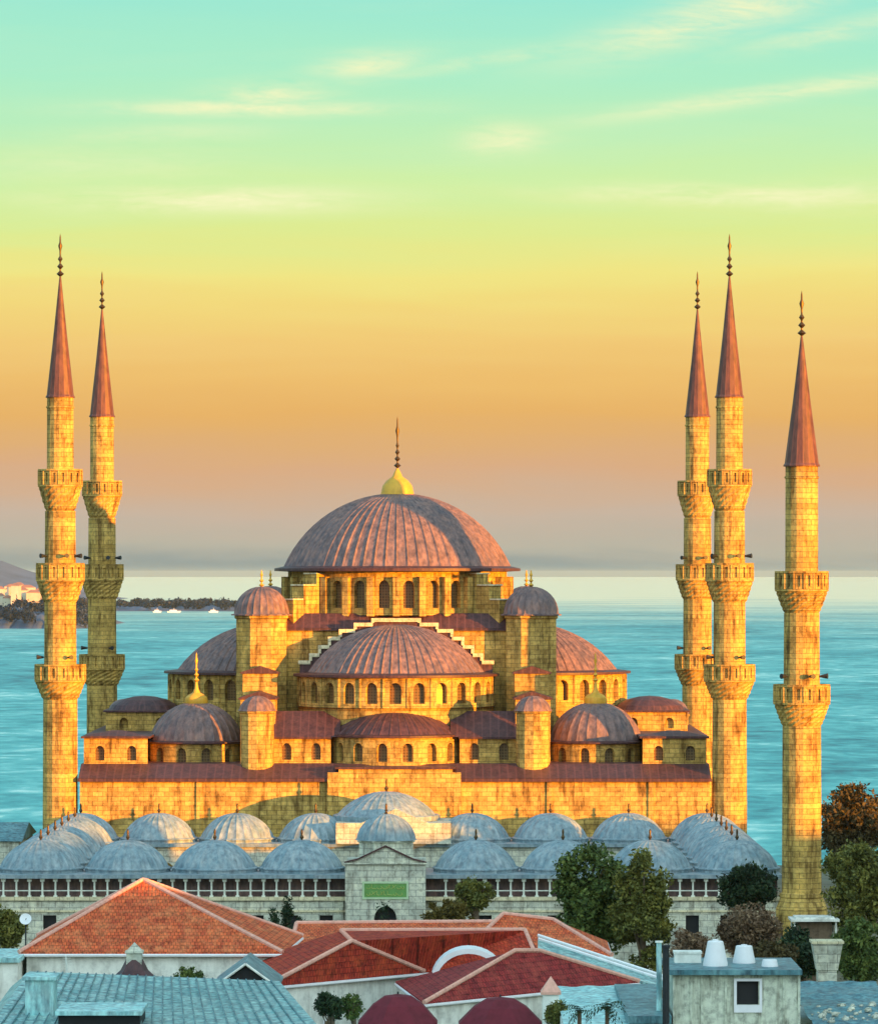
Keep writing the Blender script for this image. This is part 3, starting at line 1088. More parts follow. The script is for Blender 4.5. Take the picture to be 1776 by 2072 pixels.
# outer wall with windows, then the open loggia above it
mb = MB()
panes = []
XW = 36.6
us = list(np.linspace(-XW, -4.2, 11))
windows(mb, flat_front(yF), us, 1.25, 0, 7.3, 3.6, 5.9, 0.5, panes, arch=False)
us2 = list(np.linspace(4.2, XW, 11))
windows(mb, flat_front(yF), us2, 1.25, 0, 7.3, 3.6, 5.9, 0.5, panes, arch=False)
mb.box(-XW, XW, yF + 0.55, yF + 1.89, 0, 7.25)
for s_ in (-1, 1):
    xa, xb = sorted((s_ * (XW - 0.5), s_ * XW))
    mb.box(xa, xb, yF + 2.31, 64.5 - 30, 0, 9.35)
cw = finish(mb, 'outer_wall', 'stone_pale', court, panes, 'black')
mb = MB()
mb.box(-XW, XW, yF + 1.9, yF + 2.3, 0, 9.35)
mb.build('loggia_back_wall', 'lead', cw)  # dark lead colour paints the recess shade onto this wall
mb = MB()
mb.box(-XW - 0.15, XW + 0.15, yF - 0.22, yF + 0.5, 7.3, 7.62)
mb.box(-XW - 0.1, XW + 0.1, yF - 0.12, yF + 0.4, 6.2, 6.38)
mb.build('string_course', 'trim', cw)
mb = MB()
mb.tube((0, 0, 7.62), (0, 0, 9.2), 0.10, 0.085, 8)
mb.box(-0.2, 0.2, -0.2, 0.2, 9.06, 9.34)
mb.box(-0.18, 0.18, -0.18, 0.18, 7.6, 7.75)
first = mb.build('column', 'marble', court)
nc = 0
xs = [x for x in np.arange(-XW + 0.5, XW, 1.22) if abs(x) > 4.4]
for i, x in enumerate(xs):
    if i == 0:
        first.location = (x, yF + 0.2, 0)
    else:
        child_copy(first, court, (x, yF + 0.2, 0))
mb = MB()
mb.box(-XW, XW, yF + 0.16, yF + 0.24, 8.15, 8.24)
mb.build('balustrade_rail', 'marble', court)
# the roofs of the four arcades
mb = MB()
yN0, yN1, yB0, yB1 = yF - 0.35, 445.2 - YA, 485.2 - YA, 495.5 - YA
X1 = XW + 0.3
mb.box(-X1, X1, yN0, yN1, 9.36, 9.72)
mb.box(-X1, X1, yB0, yB1, 9.36, 9.72)
mb.box(-X1, -29.2, yN1 + 0.002, yB0 - 0.002, 9.36, 9.72)
mb.box(29.2, X1, yN1 + 0.002, yB0 - 0.002, 9.36, 9.72)
mb.build('arcade_roof', 'lead_shaded', court)
# arches towards the inner court
mb = MB()
us = list(np.linspace(-29.0, 29.0, 8))
for f_ in (flat_front(485.6 - YA), flat_back(444.8 - YA)):
    for a, c_ in zip(us[:-1], us[1:]):
        mb.bay(f_, a, c_, 0, 9.35, a + 0.45, c_ - 0.45, 0.05, 8.0, 0.7)
us = list(np.linspace(-20.0, 20.0, 6))
for f_ in (flat_left(29.3), flat_right(-29.3)):
    for a, c_ in zip(us[:-1], us[1:]):
        mb.bay(f_, a, c_, 0, 9.35, a + 0.45, c_ - 0.45, 0.05, 8.0, 0.7)
mb.build('inner_arches', 'stone_pale', court)
# domes
mb = MB()
mb.lathe([(3.95, 9.72), (3.95, 9.95), (4.05, 10.0), (4.05, 10.1), (3.85, 10.2)] + dome_prof(3.8, 2.55, 10.15, 9), 26, ribs=26, rh=0.10, rw=0.16)
d0 = mb.build('arcade_dome', 'lead_shaded', court, smooth=True)
f1 = finial(d0, 'finial', (0, 0), 12.65, 1.1, 'bronze', 1, 0.2)
spots = []
for x in np.arange(-4, 5) * 8.25:
    if abs(x) > 1:
        spots.append((x, 440.5 - YA))
        spots.append((x, 489.8 - YA))
for y in np.linspace(440.5, 489.8, 7)[1:-1]:
    spots += [(-33.0, y - YA), (33.0, y - YA)]
for i, (x, y) in enumerate(spots):
    if i == 0:
        d0.location = (x, y, 0)
    else:
        c_ = copy_tree(d0, court)
        c_.location = (x, y, 0)
        c_.rotation_euler = (0, 0, random.uniform(0, 0.24))
# tall bay in front of the mosque door, with the largest court dome
mb = MB()
cy = 490.5 - YA
mb.prism([(-6.0, 9.73), (6.0, 9.73), (6.0, 11.9), (3.6, 11.9), (0.2, 13.4), (-3.4, 11.9), (-6.0, 11.9)], 484.6 - YA, 486.0 - YA)
mb.box(-6.0, 6.0, 486.02 - YA, 494.9 - YA, 9.73, 11.9)
pb = mb.build('entrance_bay', 'stone_pale', court)
mb = MB()
mb.lathe([(5.6, 11.92), (5.6, 12.4), (5.4, 12.5)] + dome_prof(5.2, 2.5, 12.4, 9), 30, (-0.8, cy + 1.0), ribs=32, rh=0.08, rw=0.16)
bd = mb.build('entrance_dome', 'lead_shaded', pb, smooth=True)
finial(pb, 'finial', (-0.8, cy + 1.0), 14.8, 1.5, 'bronze', 1, 0.22)
# gatehouse in the outer wall
mb = MB()
panes = []
gy = 433.6 - YA
gx0 = -0.25
fg = flat_front(gy)
HW = 3.75
mb.bay(fg, gx0 - HW, gx0 + HW, 0, 10.8, gx0 - 1.05, gx0 + 1.05, 0.05, 6.9, 1.2)
mb.box(gx0 - HW, gx0 + HW, gy + 1.22, 445 - YA, 0, 10.79)
mb.box(gx0 - HW, gx0 - HW + 0.7, gy + 0.003, gy + 1.2, 0, 10.79)
mb.box(gx0 + HW - 0.7, gx0 + HW, gy + 0.003, gy + 1.2, 0, 10.79)
gate = mb.build('gatehouse', 'stone_pale', court)
mb = MB()
mb.prism([(gx0 - HW, 10.95), (gx0 + HW, 10.95), (gx0 + HW * 0.72, 11.3), (gx0, 12.5), (gx0 - HW * 0.72, 11.3)], gy + 0.1, gy + 1.0)
mb.box(gx0 - HW - 0.2, gx0 + HW + 0.2, gy - 0.2, gy + 1.3, 10.8, 10.945)
mb.build('gate_pediment', 'stone_pale', gate)
mb = MB()
for s_ in (-1, 1):
    q = [(gx0 + s_ * (HW + 0.1), 11.06), (gx0 + s_ * HW * 0.7, 11.36), (gx0, 12.6), (gx0, 12.44), (gx0 + s_ * HW * 0.7, 11.2), (gx0 + s_ * (HW + 0.1), 10.955)]
    mb.prism(q if s_ < 0 else q[::-1], gy - 0.1, gy + 0.09)
mb.build('pediment_coping', 'lead_dark', gate)
mb = MB()
mb.lathe([(0.0, 3.0), (1.0, 3.0)], 4)
pane('gate_door', [(gx0 - 1.05, gy + 1.18, 0.05), (gx0 + 1.05, gy + 1.18, 0.05), (gx0 + 1.05, gy + 1.18, 6.9), (gx0 - 1.05, gy + 1.18, 6.9)], 'black', gate)
mb = MB()
mb.lathe([(2.75, 10.8), (2.75, 12.5), (2.95, 12.6), (2.95, 12.75)], 8, (gx0, 440.2 - YA), phase=pi / 8)
gd = mb.build('gate_drum', 'stone_pale', gate)
mb = MB()
mb.lathe([(2.95, 12.75)] + dome_prof(2.75, 2.4, 12.8, 8), 24, (gx0, 440.2 - YA), ribs=20, rh=0.08, rw=0.16)
mb.build('gate_dome', 'lead_shaded', gate, smooth=True)
finial(gate, 'finial', (gx0, 440.2 - YA), 15.1, 1.1, 'bronze', 2, 0.2)
# inscription panel: green field, pale frame, gilded script
mb = MB()
for (xa, xb, za, zb) in ((-2.15, 2.15, 9.02, 9.2), (-2.15, 2.15, 7.55, 7.73), (-2.15, -1.97, 7.731, 9.019), (1.97, 2.15, 7.731, 9.019)):
    mb.box(gx0 + xa, gx0 + xb, gy - 0.1, gy - 0.004, za, zb)
mb.build('inscription_frame', 'panelframe', gate)
mb = MB()
mb.box(gx0 - 1.96, gx0 + 1.96, gy - 0.05, gy - 0.003, 7.74, 9.01)
pn = mb.build('inscription_panel', 'panel', gate)
mb = MB()
rr = random.Random(5)


def stroke(pts, w):
    for p, q in zip(pts[:-1], pts[1:]):
        mb.tube((gx0 + p[0], gy - 0.07, p[1]), (gx0 + q[0], gy - 0.07, q[1]), w, w * 0.8, 5)


for row, zb in enumerate((8.52, 7.92)):
    x = -1.75
    while x < 1.65:
        w = rr.uniform(0.22, 0.5)
        kind = rr.randint(0, 3)
        if kind == 0:
            stroke([(x, zb + 0.42), (x + 0.02, zb + 0.05), (x + w, zb)], 0.035)
        elif kind == 1:
            stroke([(x + w * 0.5 + w * 0.5 * cos(t), zb + 0.12 + 0.14 * sin(t)) for t in np.linspace(pi * 0.9, 2.3 * pi, 9)], 0.035)
        elif kind == 2:
            stroke([(x, zb + 0.1), (x + w * 0.3, zb - 0.02), (x + w * 0.7, zb + 0.02), (x + w, zb + 0.2)], 0.035)
            stroke([(x + w * 0.5, zb + 0.28), (x + w * 0.56, zb + 0.32)], 0.045)
        else:
            stroke([(x, zb + 0.02), (x + w, zb + 0.36)], 0.035)
            stroke([(x + w * 0.2, zb + 0.36), (x + w * 0.75, zb + 0.02)], 0.035)
        x += w + 0.07
mb.build('script', 'letter', pn)

# lead-roofed wing left of the front minaret
wing = empty('side_building', (-50, 500, 0), "low lead roofed building at the left edge, level with the foot of the leftmost minaret", 'building')
mb = MB()
panes = []
windows(mb, flat_front(-8), list(np.linspace(-12, 5.5, 7)), 0.9, 0, 9.6, 5.5, 7.5, 0.4, panes)
mb.box(-12, 5.5, -7.4, 9, 0, 9.59)
finish(mb, 'wall', 'stone_pale', wing, panes, 'black')
mb = MB()
mb.add([(-12.4, -8.4, 9.6), (5.9, -8.4, 9.6), (5.9, 9.4, 9.6), (-12.4, 9.4, 9.6), (-12.4, 0, 11.2), (5.9, 0, 11.2)], [(0, 1, 5, 4), (2, 3, 4, 5), (0, 4, 3), (1, 2, 5), (0, 3, 2, 1)])
mb.build('roof', 'zinc_dark', wing)


# ------------------------------------------------------------------ roofs of the town in front
def ridge_line(mb, pts, r=0.17):
    for p, q in zip(pts[:-1], pts[1:]):
        a, c_ = Vector(p), Vector(q)
        n = max(1, int((c_ - a).length / 0.45))
        for k in range(n):
            p0 = a.lerp(c_, k / n)
            p1 = a.lerp(c_, (k + 1.04) / n)
            mb.tube(p0 + Vector((0, 0, 0.04)), p1 + Vector((0, 0, 0.04)), r * 1.05, r * 0.9, 7)


def house(name, label, cat, eave, ridge, faces, hips, tm, wall='white', over=0.5, group=None, winrows=True, drop=0.55):
    """eave and ridge: world points; faces: index lists into eave + ridge; walls drop from an inset eave ring"""
    pts = [Vector(p) for p in eave + ridge]
    ce = sum((Vector(p) for p in eave), Vector()) / len(eave)
    base = Vector((ce.x, ce.y, 0))
    root = empty(name, base, label, cat, group)
    loc = [tuple(p - base) for p in pts]
    mb = MB()
    mb.add(loc, [tuple(f) for f in faces])
    n = len(eave)
    low_ = [(x, y, z - 0.22) for x, y, z in loc[:n]]
    mb.add(loc[:n] + low_, [(i, i + n, (i + 1) % n + n, (i + 1) % n) for i in range(n)])
    rf = mb.build('roof', tm, root)
    mb = MB()
    for h in hips:
        ridge_line(mb, [loc[i] for i in h])
    mb.build('ridge_tiles', 'ridge', rf)
    # gutter along the eaves
    mb = MB()
    for i in range(n):
        p, q = Vector(low_[i]), Vector(low_[(i + 1) % n])
        mb.tube(p, q, 0.12, 0.12, 6)
    mb.build('gutter', 'whitepaint', root)
    # walls
    ins = []
    cx, cy = 0.0, 0.0
    for x, y, z in loc[:n]:
        d = sqrt(x * x + y * y)
        k = (d - over * 1.4) / d
        ins.append((x * k, y * k, z - 0.24))
    mb = MB()
    vs = ins + [(x, y, -0.2) for x, y, z in ins]
    mb.add(vs, [(i, (i + 1) % n, (i + 1) % n + n, i + n)[::-1] for i in range(n)])
    mb.add(ins, [tuple(range(n))])
    wl = mb.build('wall', wall, root)
    # windows: a row under the eaves on each side
    if winrows:
        for i in range(n):
            p, q = Vector(ins[i]), Vector(ins[(i + 1) % n])
            d = (q - p)
            L = d.length
            if L < 4:
                continue
            d.normalize()
            nrm = Vector((d.y, -d.x, 0))
            if nrm.dot((p + q) / 2) < 0:
                nrm = -nrm
            k = int(L / 3.2)
            for j in range(k):
                c_ = p + d * (L * (j + 0.5) / k)
                for zz in (-3.4, -6.6):
                    if c_.z + zz < 0.5:
                        continue
                    w, h = 0.5, 0.75
                    mbw = MB()
                    q4 = [c_ + d * sx * w + Vector((0, 0, zz + sz * h)) + nrm * 0.03 for sx, sz in ((-1, -1), (1, -1), (1, 1), (-1, 1))]
                    q5 = [c_ + d * sx * (w - 0.1) + Vector((0, 0, zz + sz * (h - 0.1))) + nrm * 0.06 for sx, sz in ((-1, -1), (1, -1), (1, 1), (-1, 1))]
                    for e in range(4):
                        g_ = (e + 1) % 4
                        mbw.poly([q4[e], q4[g_], q5[g_], q5[e]])
                    wf = mbw.build('window', 'whitepaint', wl)
                    pane('pane', [tuple(v_ - nrm * 0.02) for v_ in q5], 'pane', wf)
    return root


# big orange hipped roof at the left
e = [P(38, 1928, 345), P(572, 1932, 345), P(612, 1895, 361), P(76, 1888, 361)]
z_ = e[0][2]
e = [(x, y, z_) for x, y, z in e]
house('tiled_house', "white walled house at left under the broad orange hipped tile roof", 'house',
      e, [P(290, 1781, 353)], [(0, 1, 4), (1, 2, 4), (2, 3, 4), (3, 0, 4)], [(0, 4), (1, 4), (2, 4), (3, 4)], 'tile')
# white lower wing to its left
mb = MB()
x0 = P(-60, 1940, 342)[0]
x1 = P(36, 1940, 342)[0]
z1 = P(0, 1948, 342)[2]
wg = empty('white_wing', ((x0 + x1) / 2, 346, 0), "plain white wall with a flat roof at the left edge beside the orange roofed house", 'building')
hw = (x1 - x0) / 2
mb.box(-hw, hw, -4, 4, -0.2, z1)
mb.build('wall', 'white', wg)
mb = MB()
mb.box(-hw - 0.2, hw + 0.2, -4.3, 4.3, z1 + 0.003, z1 + 0.35)
mb.build('roof_edge', 'cyan', wg)

# long low roof behind, ridge lit pink
e = [P(585, 1905, 360), P(1030, 1905, 360), P(1030, 1895, 376), P(585, 1895, 376)]
z_ = 8.6
e = [(x, y, z_) for x, y, z in e]
rg = [P(600, 1869, 368), P(1012, 1866, 368)]
house('long_house', "long low tiled house, a thin pink roof strip right before the gatehouse", 'house',
      e, rg, [(0, 1, 5, 4), (1, 2, 5), (2, 3, 4, 5), (3, 0, 4)], [(4, 5), (0, 4), (1, 5)], 'tile', winrows=False)
# dark red roof with the triangular hip in the middle
A = P(540, 1997, 332)
B = P(858, 1968, 344)
C = P(468, 1957, 349)
D = P(1096, 1958, 345)
E = P(1100, 1930, 356)
F = P(560, 1936, 357)
z_ = 8.5
e = [(p[0], p[1], z_) for p in (A, B, D, E, F, C)]
rg = [P(711, 1905, 338), P(690, 1884, 347), P(1062, 1883, 349)]
house('red_house', "dark red tiled house in the middle with a pale lined triangular hip facing us", 'house',
      e, rg, [(0, 1, 6), (1, 2, 8, 7, 6), (2, 3, 8), (3, 4, 7, 8), (5, 0, 6, 7), (4, 5, 7)], [(0, 6), (1, 6), (6, 7), (7, 8), (2, 8)], 'tile_red')
# roof behind on the right, orange tiles
e = [P(930, 1925, 356), P(1238, 1928, 356), P(1228, 1902, 370), P(945, 1900, 370)]
e = [(x, y, 8.7) for x, y, z in e]
rg = [P(1018, 1850, 363), P(1120, 1862, 363)]
house('orange_house', "orange pink tiled house at centre right, its roof sloping to the dark tree", 'house',
      e, rg, [(0, 1, 5, 4), (1, 2, 5), (2, 3, 4, 5), (3, 0, 4)], [(4, 5), (0, 4), (1, 5)], 'tile')
# wine-red roof in front on the right
A = P(858, 2032, 322)
D = P(1292, 1987, 339)
D2 = P(1235, 1965, 349)
C = P(800, 1988, 339)
e = [(p[0], p[1], 8.2) for p in (A, D, D2, C)]
rg = [P(1041, 1925, 332), P(1092, 1925, 334)]
house('wine_roofed_house', "nearest tiled house at centre right, wine red roof with a pale hip line", 'house',
      e, rg, [(0, 1, 5, 4), (1, 2, 5), (2, 3, 4, 5), (3, 0, 4)], [(0, 4), (4, 5), (1, 5)], 'tile_wine')
# pale sheet-metal roof falling away behind it to the right
st = empty('metal_roofed_shed', (P(1200, 1950, 350)[0], 350, 0), "narrow shed with a pale teal metal roof sloping right, beside the wine red roof", 'shed')
bx = st.location.x
pts = [P(1088, 1898, 351), P(1352, 1984, 347), P(1352, 2002, 342), P(1088, 1926, 346)]
mb = MB()
mb.poly([(p[0] - bx, p[1] - 350, p[2]) for p in pts][::-1])
mb.poly([(p[0] - bx, p[1] - 350, p[2] - 0.2) for p in pts])
for i in range(4):
    p, q = pts[i], pts[(i + 1) % 4]
    mb.poly([(p[0] - bx, p[1] - 350, p[2]), (q[0] - bx, q[1] - 350, q[2]), (q[0] - bx, q[1] - 350, q[2] - 0.2), (p[0] - bx, p[1] - 350, p[2] - 0.2)])
mb.build('roof', 'zinc', st)
mb = MB()
mb.box(pts[0][0] - bx + 0.4, pts[1][0] - bx - 0.5, -3.0, 0.0, -0.2, min(p[2] for p in pts) - 0.25)
mb.build('wall', 'white', st)
mb = MB()
a, c_ = pts[0], pts[1]
for dy_, dz_ in ((0.15, 0.18), (-1.6, 0.05)):
    mb.tube((a[0] - bx, a[1] - 350 + dy_, a[2] + dz_), (c_[0] - bx, c_[1] - 350 + dy_, c_[2] + dz_), 0.12, 0.12, 6)
mb.build('flashing', 'whitepaint', st)

# white vaulted canopy between the roofs
cv = P(948, 1962, 337)
can = empty('vaulted_canopy', (cv[0], cv[1], 0), "white arched canopy between the dark red roofs", 'canopy')
mb = MB()
n = 18
ro, ri = 2.75, 2.35
zb = cv[2] - 0.9
outer = [(ro * cos(pi - pi * k / n), zb + 1.05 * ro * 0.85 * sin(pi * k / n)) for k in range(n + 1)]
inner = [(ri * cos(pi - pi * k / n), zb + 1.05 * ri * 0.85 * sin(pi * k / n)) for k in range(n + 1)]
for k in range(n):
    mb.prism([inner[k], inner[k + 1], outer[k + 1], outer[k]], -0.9, 2.4)
o = mb.build('vault', 'whitepaint', can)
mb = MB()
for x in (-ro + 0.2, ro - 0.2):
    for y in (-0.7, 2.1):
        mb.tube((x, y, -0.1), (x, y, zb + 0.1), 0.1, 0.1, 6)
mb.build('post', 'metal', can)

# dark gable between the left roofs
gq = P(497, 1996, 318)
gb = empty('gabled_shed', (gq[0], gq[1] + 4, 0), "small dark gable with pale bargeboards left of the red hip roof", 'shed')
zt = P(497, 1952, 318)[2]
zb = gq[2]
mb = MB()
mb.prism([(-2.0, -0.2), (2.0, -0.2), (2.0, zb), (0, zt - 0.15), (-2.0, zb)], -4, 4)
mb.build('wall', 'black', gb)
mb = MB()
for s_ in (-1, 1):
    mb.prism([(s_ * 2.3, zb - 0.2), (0, zt), (0, zt + 0.14), (s_ * 2.3, zb - 0.06)], -4.3, 4.3)
mb.build('roof', 'zinc_dark', gb)
mb = MB()
for s_ in (-1, 1):
    mb.tube((s_ * 2.3, -4.36, zb - 0.13), (0, -4.36, zt + 0.05), 0.09, 0.09, 6)
mb.build('bargeboard', 'white', gb)

# teal sheet-metal roof in the left foreground
zr = empty('metal_roofed_building', (-19, 285, 0), "near building at bottom left with a teal sheet metal roof", 'building')
def L(p):
    return (p[0] + 19, p[1] - 285, p[2])
tl, tr = P(60, 1966, 301), P(565, 1986, 301)
bl, br = P(-60, 2130, 268), P(668, 2105, 268)
mb = MB()
a, b_, c_, d_ = L(tl), L(tr), L(br), L(bl)
mb.poly([d_, c_, b_, a])
mb.poly([(a[0], a[1] + 4, a[2] - 1.2), a, b_, (b_[0], b_[1] + 4, b_[2] - 1.2)])
mb.poly([b_, c_, (c_[0] + 0.5, c_[1], c_[2] - 1.2), (b_[0] + 0.6, b_[1], b_[2] - 1.2)])
mb.poly([a, (a[0] - 1.2, a[1], a[2] - 1.0), (d_[0] - 1.2, d_[1], d_[2] - 1.0), d_])
rfz = mb.build('roof', 'zinc', zr)
mb = MB()
for k in range(1, 30):
    t = k / 30
    p = Vector(a).lerp(Vector(b_), t)
    q = Vector(d_).lerp(Vector(c_), t)
    mb.tube(p + Vector((0, 0, 0.03)), q + Vector((0, 0, 0.03)), 0.055, 0.055, 5)
mb.build('standing_seam', 'zinc_dark', rfz)
mb = MB()
mb.box(-10.5, 9.0, -16.5, 15.5, -0.2, 9.6)
mb.build('wall', 'white', zr)
mb = MB()
p0, p1 = L(P(118, 2044, 279)), L(P(292, 2040, 279))
zb = p0[2]
mb.box(p0[0], p1[0], p0[1] - 2.4, p0[1] + 3.5, zb - 0.12, zb + 0.12)
dm = mb.build('dormer_roof', 'cyan', zr)
mb = MB()
mb.box(p0[0] + 0.15, p1[0] - 0.15, p0[1] - 1.8, p0[1] + 3.4, zb - 2.4, zb - 0.123)
mb.build('dormer_wall', 'black', dm)
mb = MB()
mb.box(p0[0] + 0.5, p1[0] - 0.5, p0[1] - 1.9, p0[1] - 1.803, zb - 2.4, zb - 0.75)
mb.build('shutter', 'white', dm)
mb = MB()
q0, q1 = L(P(55, 1980, 284)), L(P(112, 1980, 284))
mb.box(q0[0], q1[0], q0[1] - 1.4, q0[1] + 1.4, q0[2] - 4.5, q0[2])
mb.box(q0[0] - 0.18, q1[0] + 0.18, q0[1] - 1.6, q0[1] + 1.6, q0[2] + 0.003, q0[2] + 0.2)
mb.build('parapet_pier', 'cyan', zr)

# stone chimney on a flared skirt
cq = P(272, 1985, 303)
ch = empty('chimney', (cq[0], cq[1], cq[2] - 1.2), "square stone chimney with a flared dark skirt rising above the teal metal roof", 'chimney')
zt = P(272, 1918, 303)[2] - (cq[2] - 1.2)
mb = MB()
mb.box(-0.5, 0.5, -0.5, 0.5, 0.4, zt - 0.35)
mb.box(-0.58, 0.58, -0.58, 0.58, zt - 0.347, zt - 0.2)
mb.add([(-0.5, -0.5, zt - 0.198), (0.5, -0.5, zt - 0.198), (0.5, 0.5, zt - 0.198), (-0.5, 0.5, zt - 0.198), (0, 0, zt + 0.35)], [(0, 1, 4), (1, 2, 4), (2, 3, 4), (3, 0, 4)])
mb.build('stack', 'stone_pale', ch)
mb = MB()
mb.lathe([(2.2, 0.85), (1.5, 1.35), (0.9, 1.9), (0.55, 2.6)], 8)
mb.build('skirt', 'lead_dark', ch)

# terrace with maroon parasols at the bottom centre
tb = empty('terrace_building', (3, 296, 0), "low building whose roof terrace carries the maroon parasols at the bottom centre", 'building')
mb = MB()
mb.box(-13, 10, -20, 14, -0.2, 7.6)
mb.build('wall', 'white', tb)
mb = MB()
mb.box(-13.2, 10.2, -20.2, 14.2, 7.603, 7.8)
mb.build('terrace_floor', 'cyan', tb)


def parasol(label, px, hw, pyt, pyb, Y):
    q = P(px, pyt, Y)
    zb = P(px, pyb, Y)[2]
    r = hw * Y / FPX
    root = empty('parasol', (q[0], Y, 7.8), label, 'parasol', 'maroon parasols on the terrace')
    mb = MB()
    h0, h1 = zb - 7.8, q[2] - 7.8
    mb.lathe([(r * 1.12, h0 - 0.28), (r * 1.14, h0), (r * 0.72, h0 + (h1 - h0) * 0.62), (r * 0.38, h0 + (h1 - h0) * 0.93), (0.1, h1)], 8, phase=pi / 8, ribs=0, cap=False)
    can_ = mb.build('canopy', 'maroon', root)
    mb = MB()
    for k in range(8):
        a = pi / 8 + k * pi / 4
        mb.tube((0, 0, h1 - 0.2), (r * 1.1 * cos(a), r * 1.1 * sin(a), h0), 0.03, 0.03, 5)
    mb.build('ribs', 'metal', can_)
    mb = MB()
    mb.tube((0, 0, 0), (0, 0, h1 + 0.15), 0.06, 0.05, 7)
    mb.lathe([(0.5, 0), (0.5, 0.1), (0.12, 0.2)], 12)
    mb.build('pole', 'metal', root)
    return root


parasol("left one of two big maroon parasols at the bottom, below the red hip", 805, 76, 2012, 2068, 290)
parasol("right one of two big maroon parasols, below the wine red roof", 1012, 80, 2018, 2070, 291)

# painted timber hut with white tanks on its roof
hut = empty('rooftop_hut', (17.6, 279, 0), "weathered greenish hut at bottom right with one black square window and a flat teal roof", 'hut')
z0 = P(1400, 1962, 275)[2]
xl, xr = P(1362, 0, 275)[0] - 17.6, P(1618, 0, 275)[0] - 17.6
mb = MB()
panes = []
w0, w1 = P(1490, 0, 275)[0] - 17.6, P(1536, 0, 275)[0] - 17.6
wz0, wz1 = P(0, 2034, 275)[2], P(0, 1986, 275)[2]
panes.append(mb.bay(flat_front(-4.0), xl, xr, -0.2, z0 - 0.3, w0, w1, wz0, wz1, 0.3, arch=False))
mb.box(xl, xr, -3.68, 4, -0.2, z0 - 0.31)
hw_ = finish(mb, 'wall', 'grimy', hut, panes, 'black')
mb = MB()
t = 0.16
for (xa, xb, za, zb) in ((w0 - t, w1 + t, wz0 - 0.45, wz0), (w0 - t, w1 + t, wz1, wz1 + t), (w0 - t, w0, wz0 + .001, wz1 - .001), (w1, w1 + t, wz0 + .001, wz1 - .001)):
    mb.box(xa, xb, -4.1, -4.003, za, zb)
mb.build('window_frame', 'whitepaint', hut)
mb = MB()
for x in (xl + 0.05, xl + 1.05, xl + 1.7, xl + 3.1, xl + 5.1, xr - 0.95, xr - 0.05):
    mb.box(x - 0.07, x + 0.07, -4.08, -4.004, 0, z0 - 0.3)
mb.build('batten', 'grimy', hut)
mb = MB()
mb.box(xl - 0.35, xr + 0.1, -4.5, 4.3, z0 - 0.298, z0)
mb.build('roof', 'zinc_dark', hut)


def tank(label, px0, px1, pyt, pyb, Y, taper, name='water_tank', lid=True, m='whitepaint'):
    q = P((px0 + px1) / 2, pyb, Y)
    r = (px1 - px0) / 2 * Y / FPX
    h = (pyb - pyt) * Y / FPX
    root = empty(name, (q[0], Y, z0 + 0.004), label, 'tank', 'white tanks on the hut roof')
    mb = MB()
    mb.lathe([(r, 0), (r, h * 0.1), (r * (1 - taper * 0.5), h * 0.5), (r * (1 - taper), h * 0.97), (r * (1 - taper) * 0.9, h)], 20)
    mb.build('body', m, root, smooth=True)
    if lid:
        mb = MB()
        mb.lathe([(r * (1 - taper) * 0.35, h * 0.99), (r * (1 - taper) * 0.38, h * 1.06), (0.02, h * 1.08)], 12)
        mb.build('lid', m, root)
    return root


tank("tall white tapered tank standing on the flat hut roof, largest of the white ones", 1422, 1472, 1902, 1952, 277.5, 0.36)
tank("shorter white tank just right of the tall one on the hut roof", 1482, 1528, 1917, 1952, 279.5, 0.28)
tank("low flat white tank at the right on the hut roof", 1540, 1574, 1939, 1953, 277.0, 0.15, lid=False)
bxq = P(1392, 1952, 280)
bx_ = empty('white_crate', (bxq[0], 280, z0 + 0.004), "low cream box lying on the left end of the hut roof", 'box')
mb = MB()
mb.box(-0.85, 0.75, -0.6, 0.6, 0, 0.55)
mb.box(-0.9, 0.8, -0.65, 0.65, 0.553, 0.68)
mb.build('body', 'white', bx_)

pq = P(1347, 2000, 272)
pole = empty('pole', (pq[0], 272, 0), "black pole standing at the left corner of the greenish hut", 'pole')
mb = MB()
zt = P(0, 1918, 272)[2]
mb.tube((0, 0, -0.2), (0, 0, zt), 0.23, 0.2, 10)
mb.build('shaft', 'metal', pole)
mb = MB()
mb.tube((0, 0, zt), (0, 0, zt + 0.15), 0.26, 0.26, 10)
mb.build('cap', 'metal', pole)
pp = P(1333, 1960, 276)
pipe = empty('vent_pipe', (pp[0], 276, 0), "pale vent pipe just left of the black pole", 'pipe')
mb = MB()
zt = P(0, 1908, 276)[2]
mb.tube((0, 0, -0.2), (0, 0, zt), 0.16, 0.16, 10)
mb.build('shaft', 'cyan', pipe)
mb = MB()
mb.tube((0, 0, zt), (0, 0, zt + 0.1), 0.24, 0.24, 10)
mb.build('cap', 'white', pipe)

# roof with cyan tarpaulin left of the hut
tq = empty('tarpaulin_roof_building', (P(1265, 0, 285)[0], 285, 0), "flat roofed building left of the hut, spread with pale cyan sheeting", 'building')
bx = tq.location.x
xa, xb = P(1130, 0, 285)[0] - bx, P(1338, 0, 285)[0] - bx
zt = P(0, 2000, 290)[2]
mb = MB()
mb.box(xa, xb, -12, 10, -0.2, zt - 0.9)
mb.build('wall', 'white', tq)
mb = MB()
n = 18
vs = []
for j in range(n + 1):
    for i in range(n + 1):
        x = xa + (xb - xa) * i / n
        y = -12.3 + 22.6 * j / n
        z = zt - 0.75 + 0.035 * sin(i * 1.3 + j * 0.7) + 0.03 * sin(i * 0.5 - j * 1.9) + 0.4 * (j / n)
        vs.append((x, y, z))
mb.add(vs, [(j * (n + 1) + i, j * (n + 1) + i + 1, (j + 1) * (n + 1) + i + 1, (j + 1) * (n + 1) + i) for j in range(n) for i in range(n)])
mb.build('sheeting', 'cyan', tq, smooth=True)
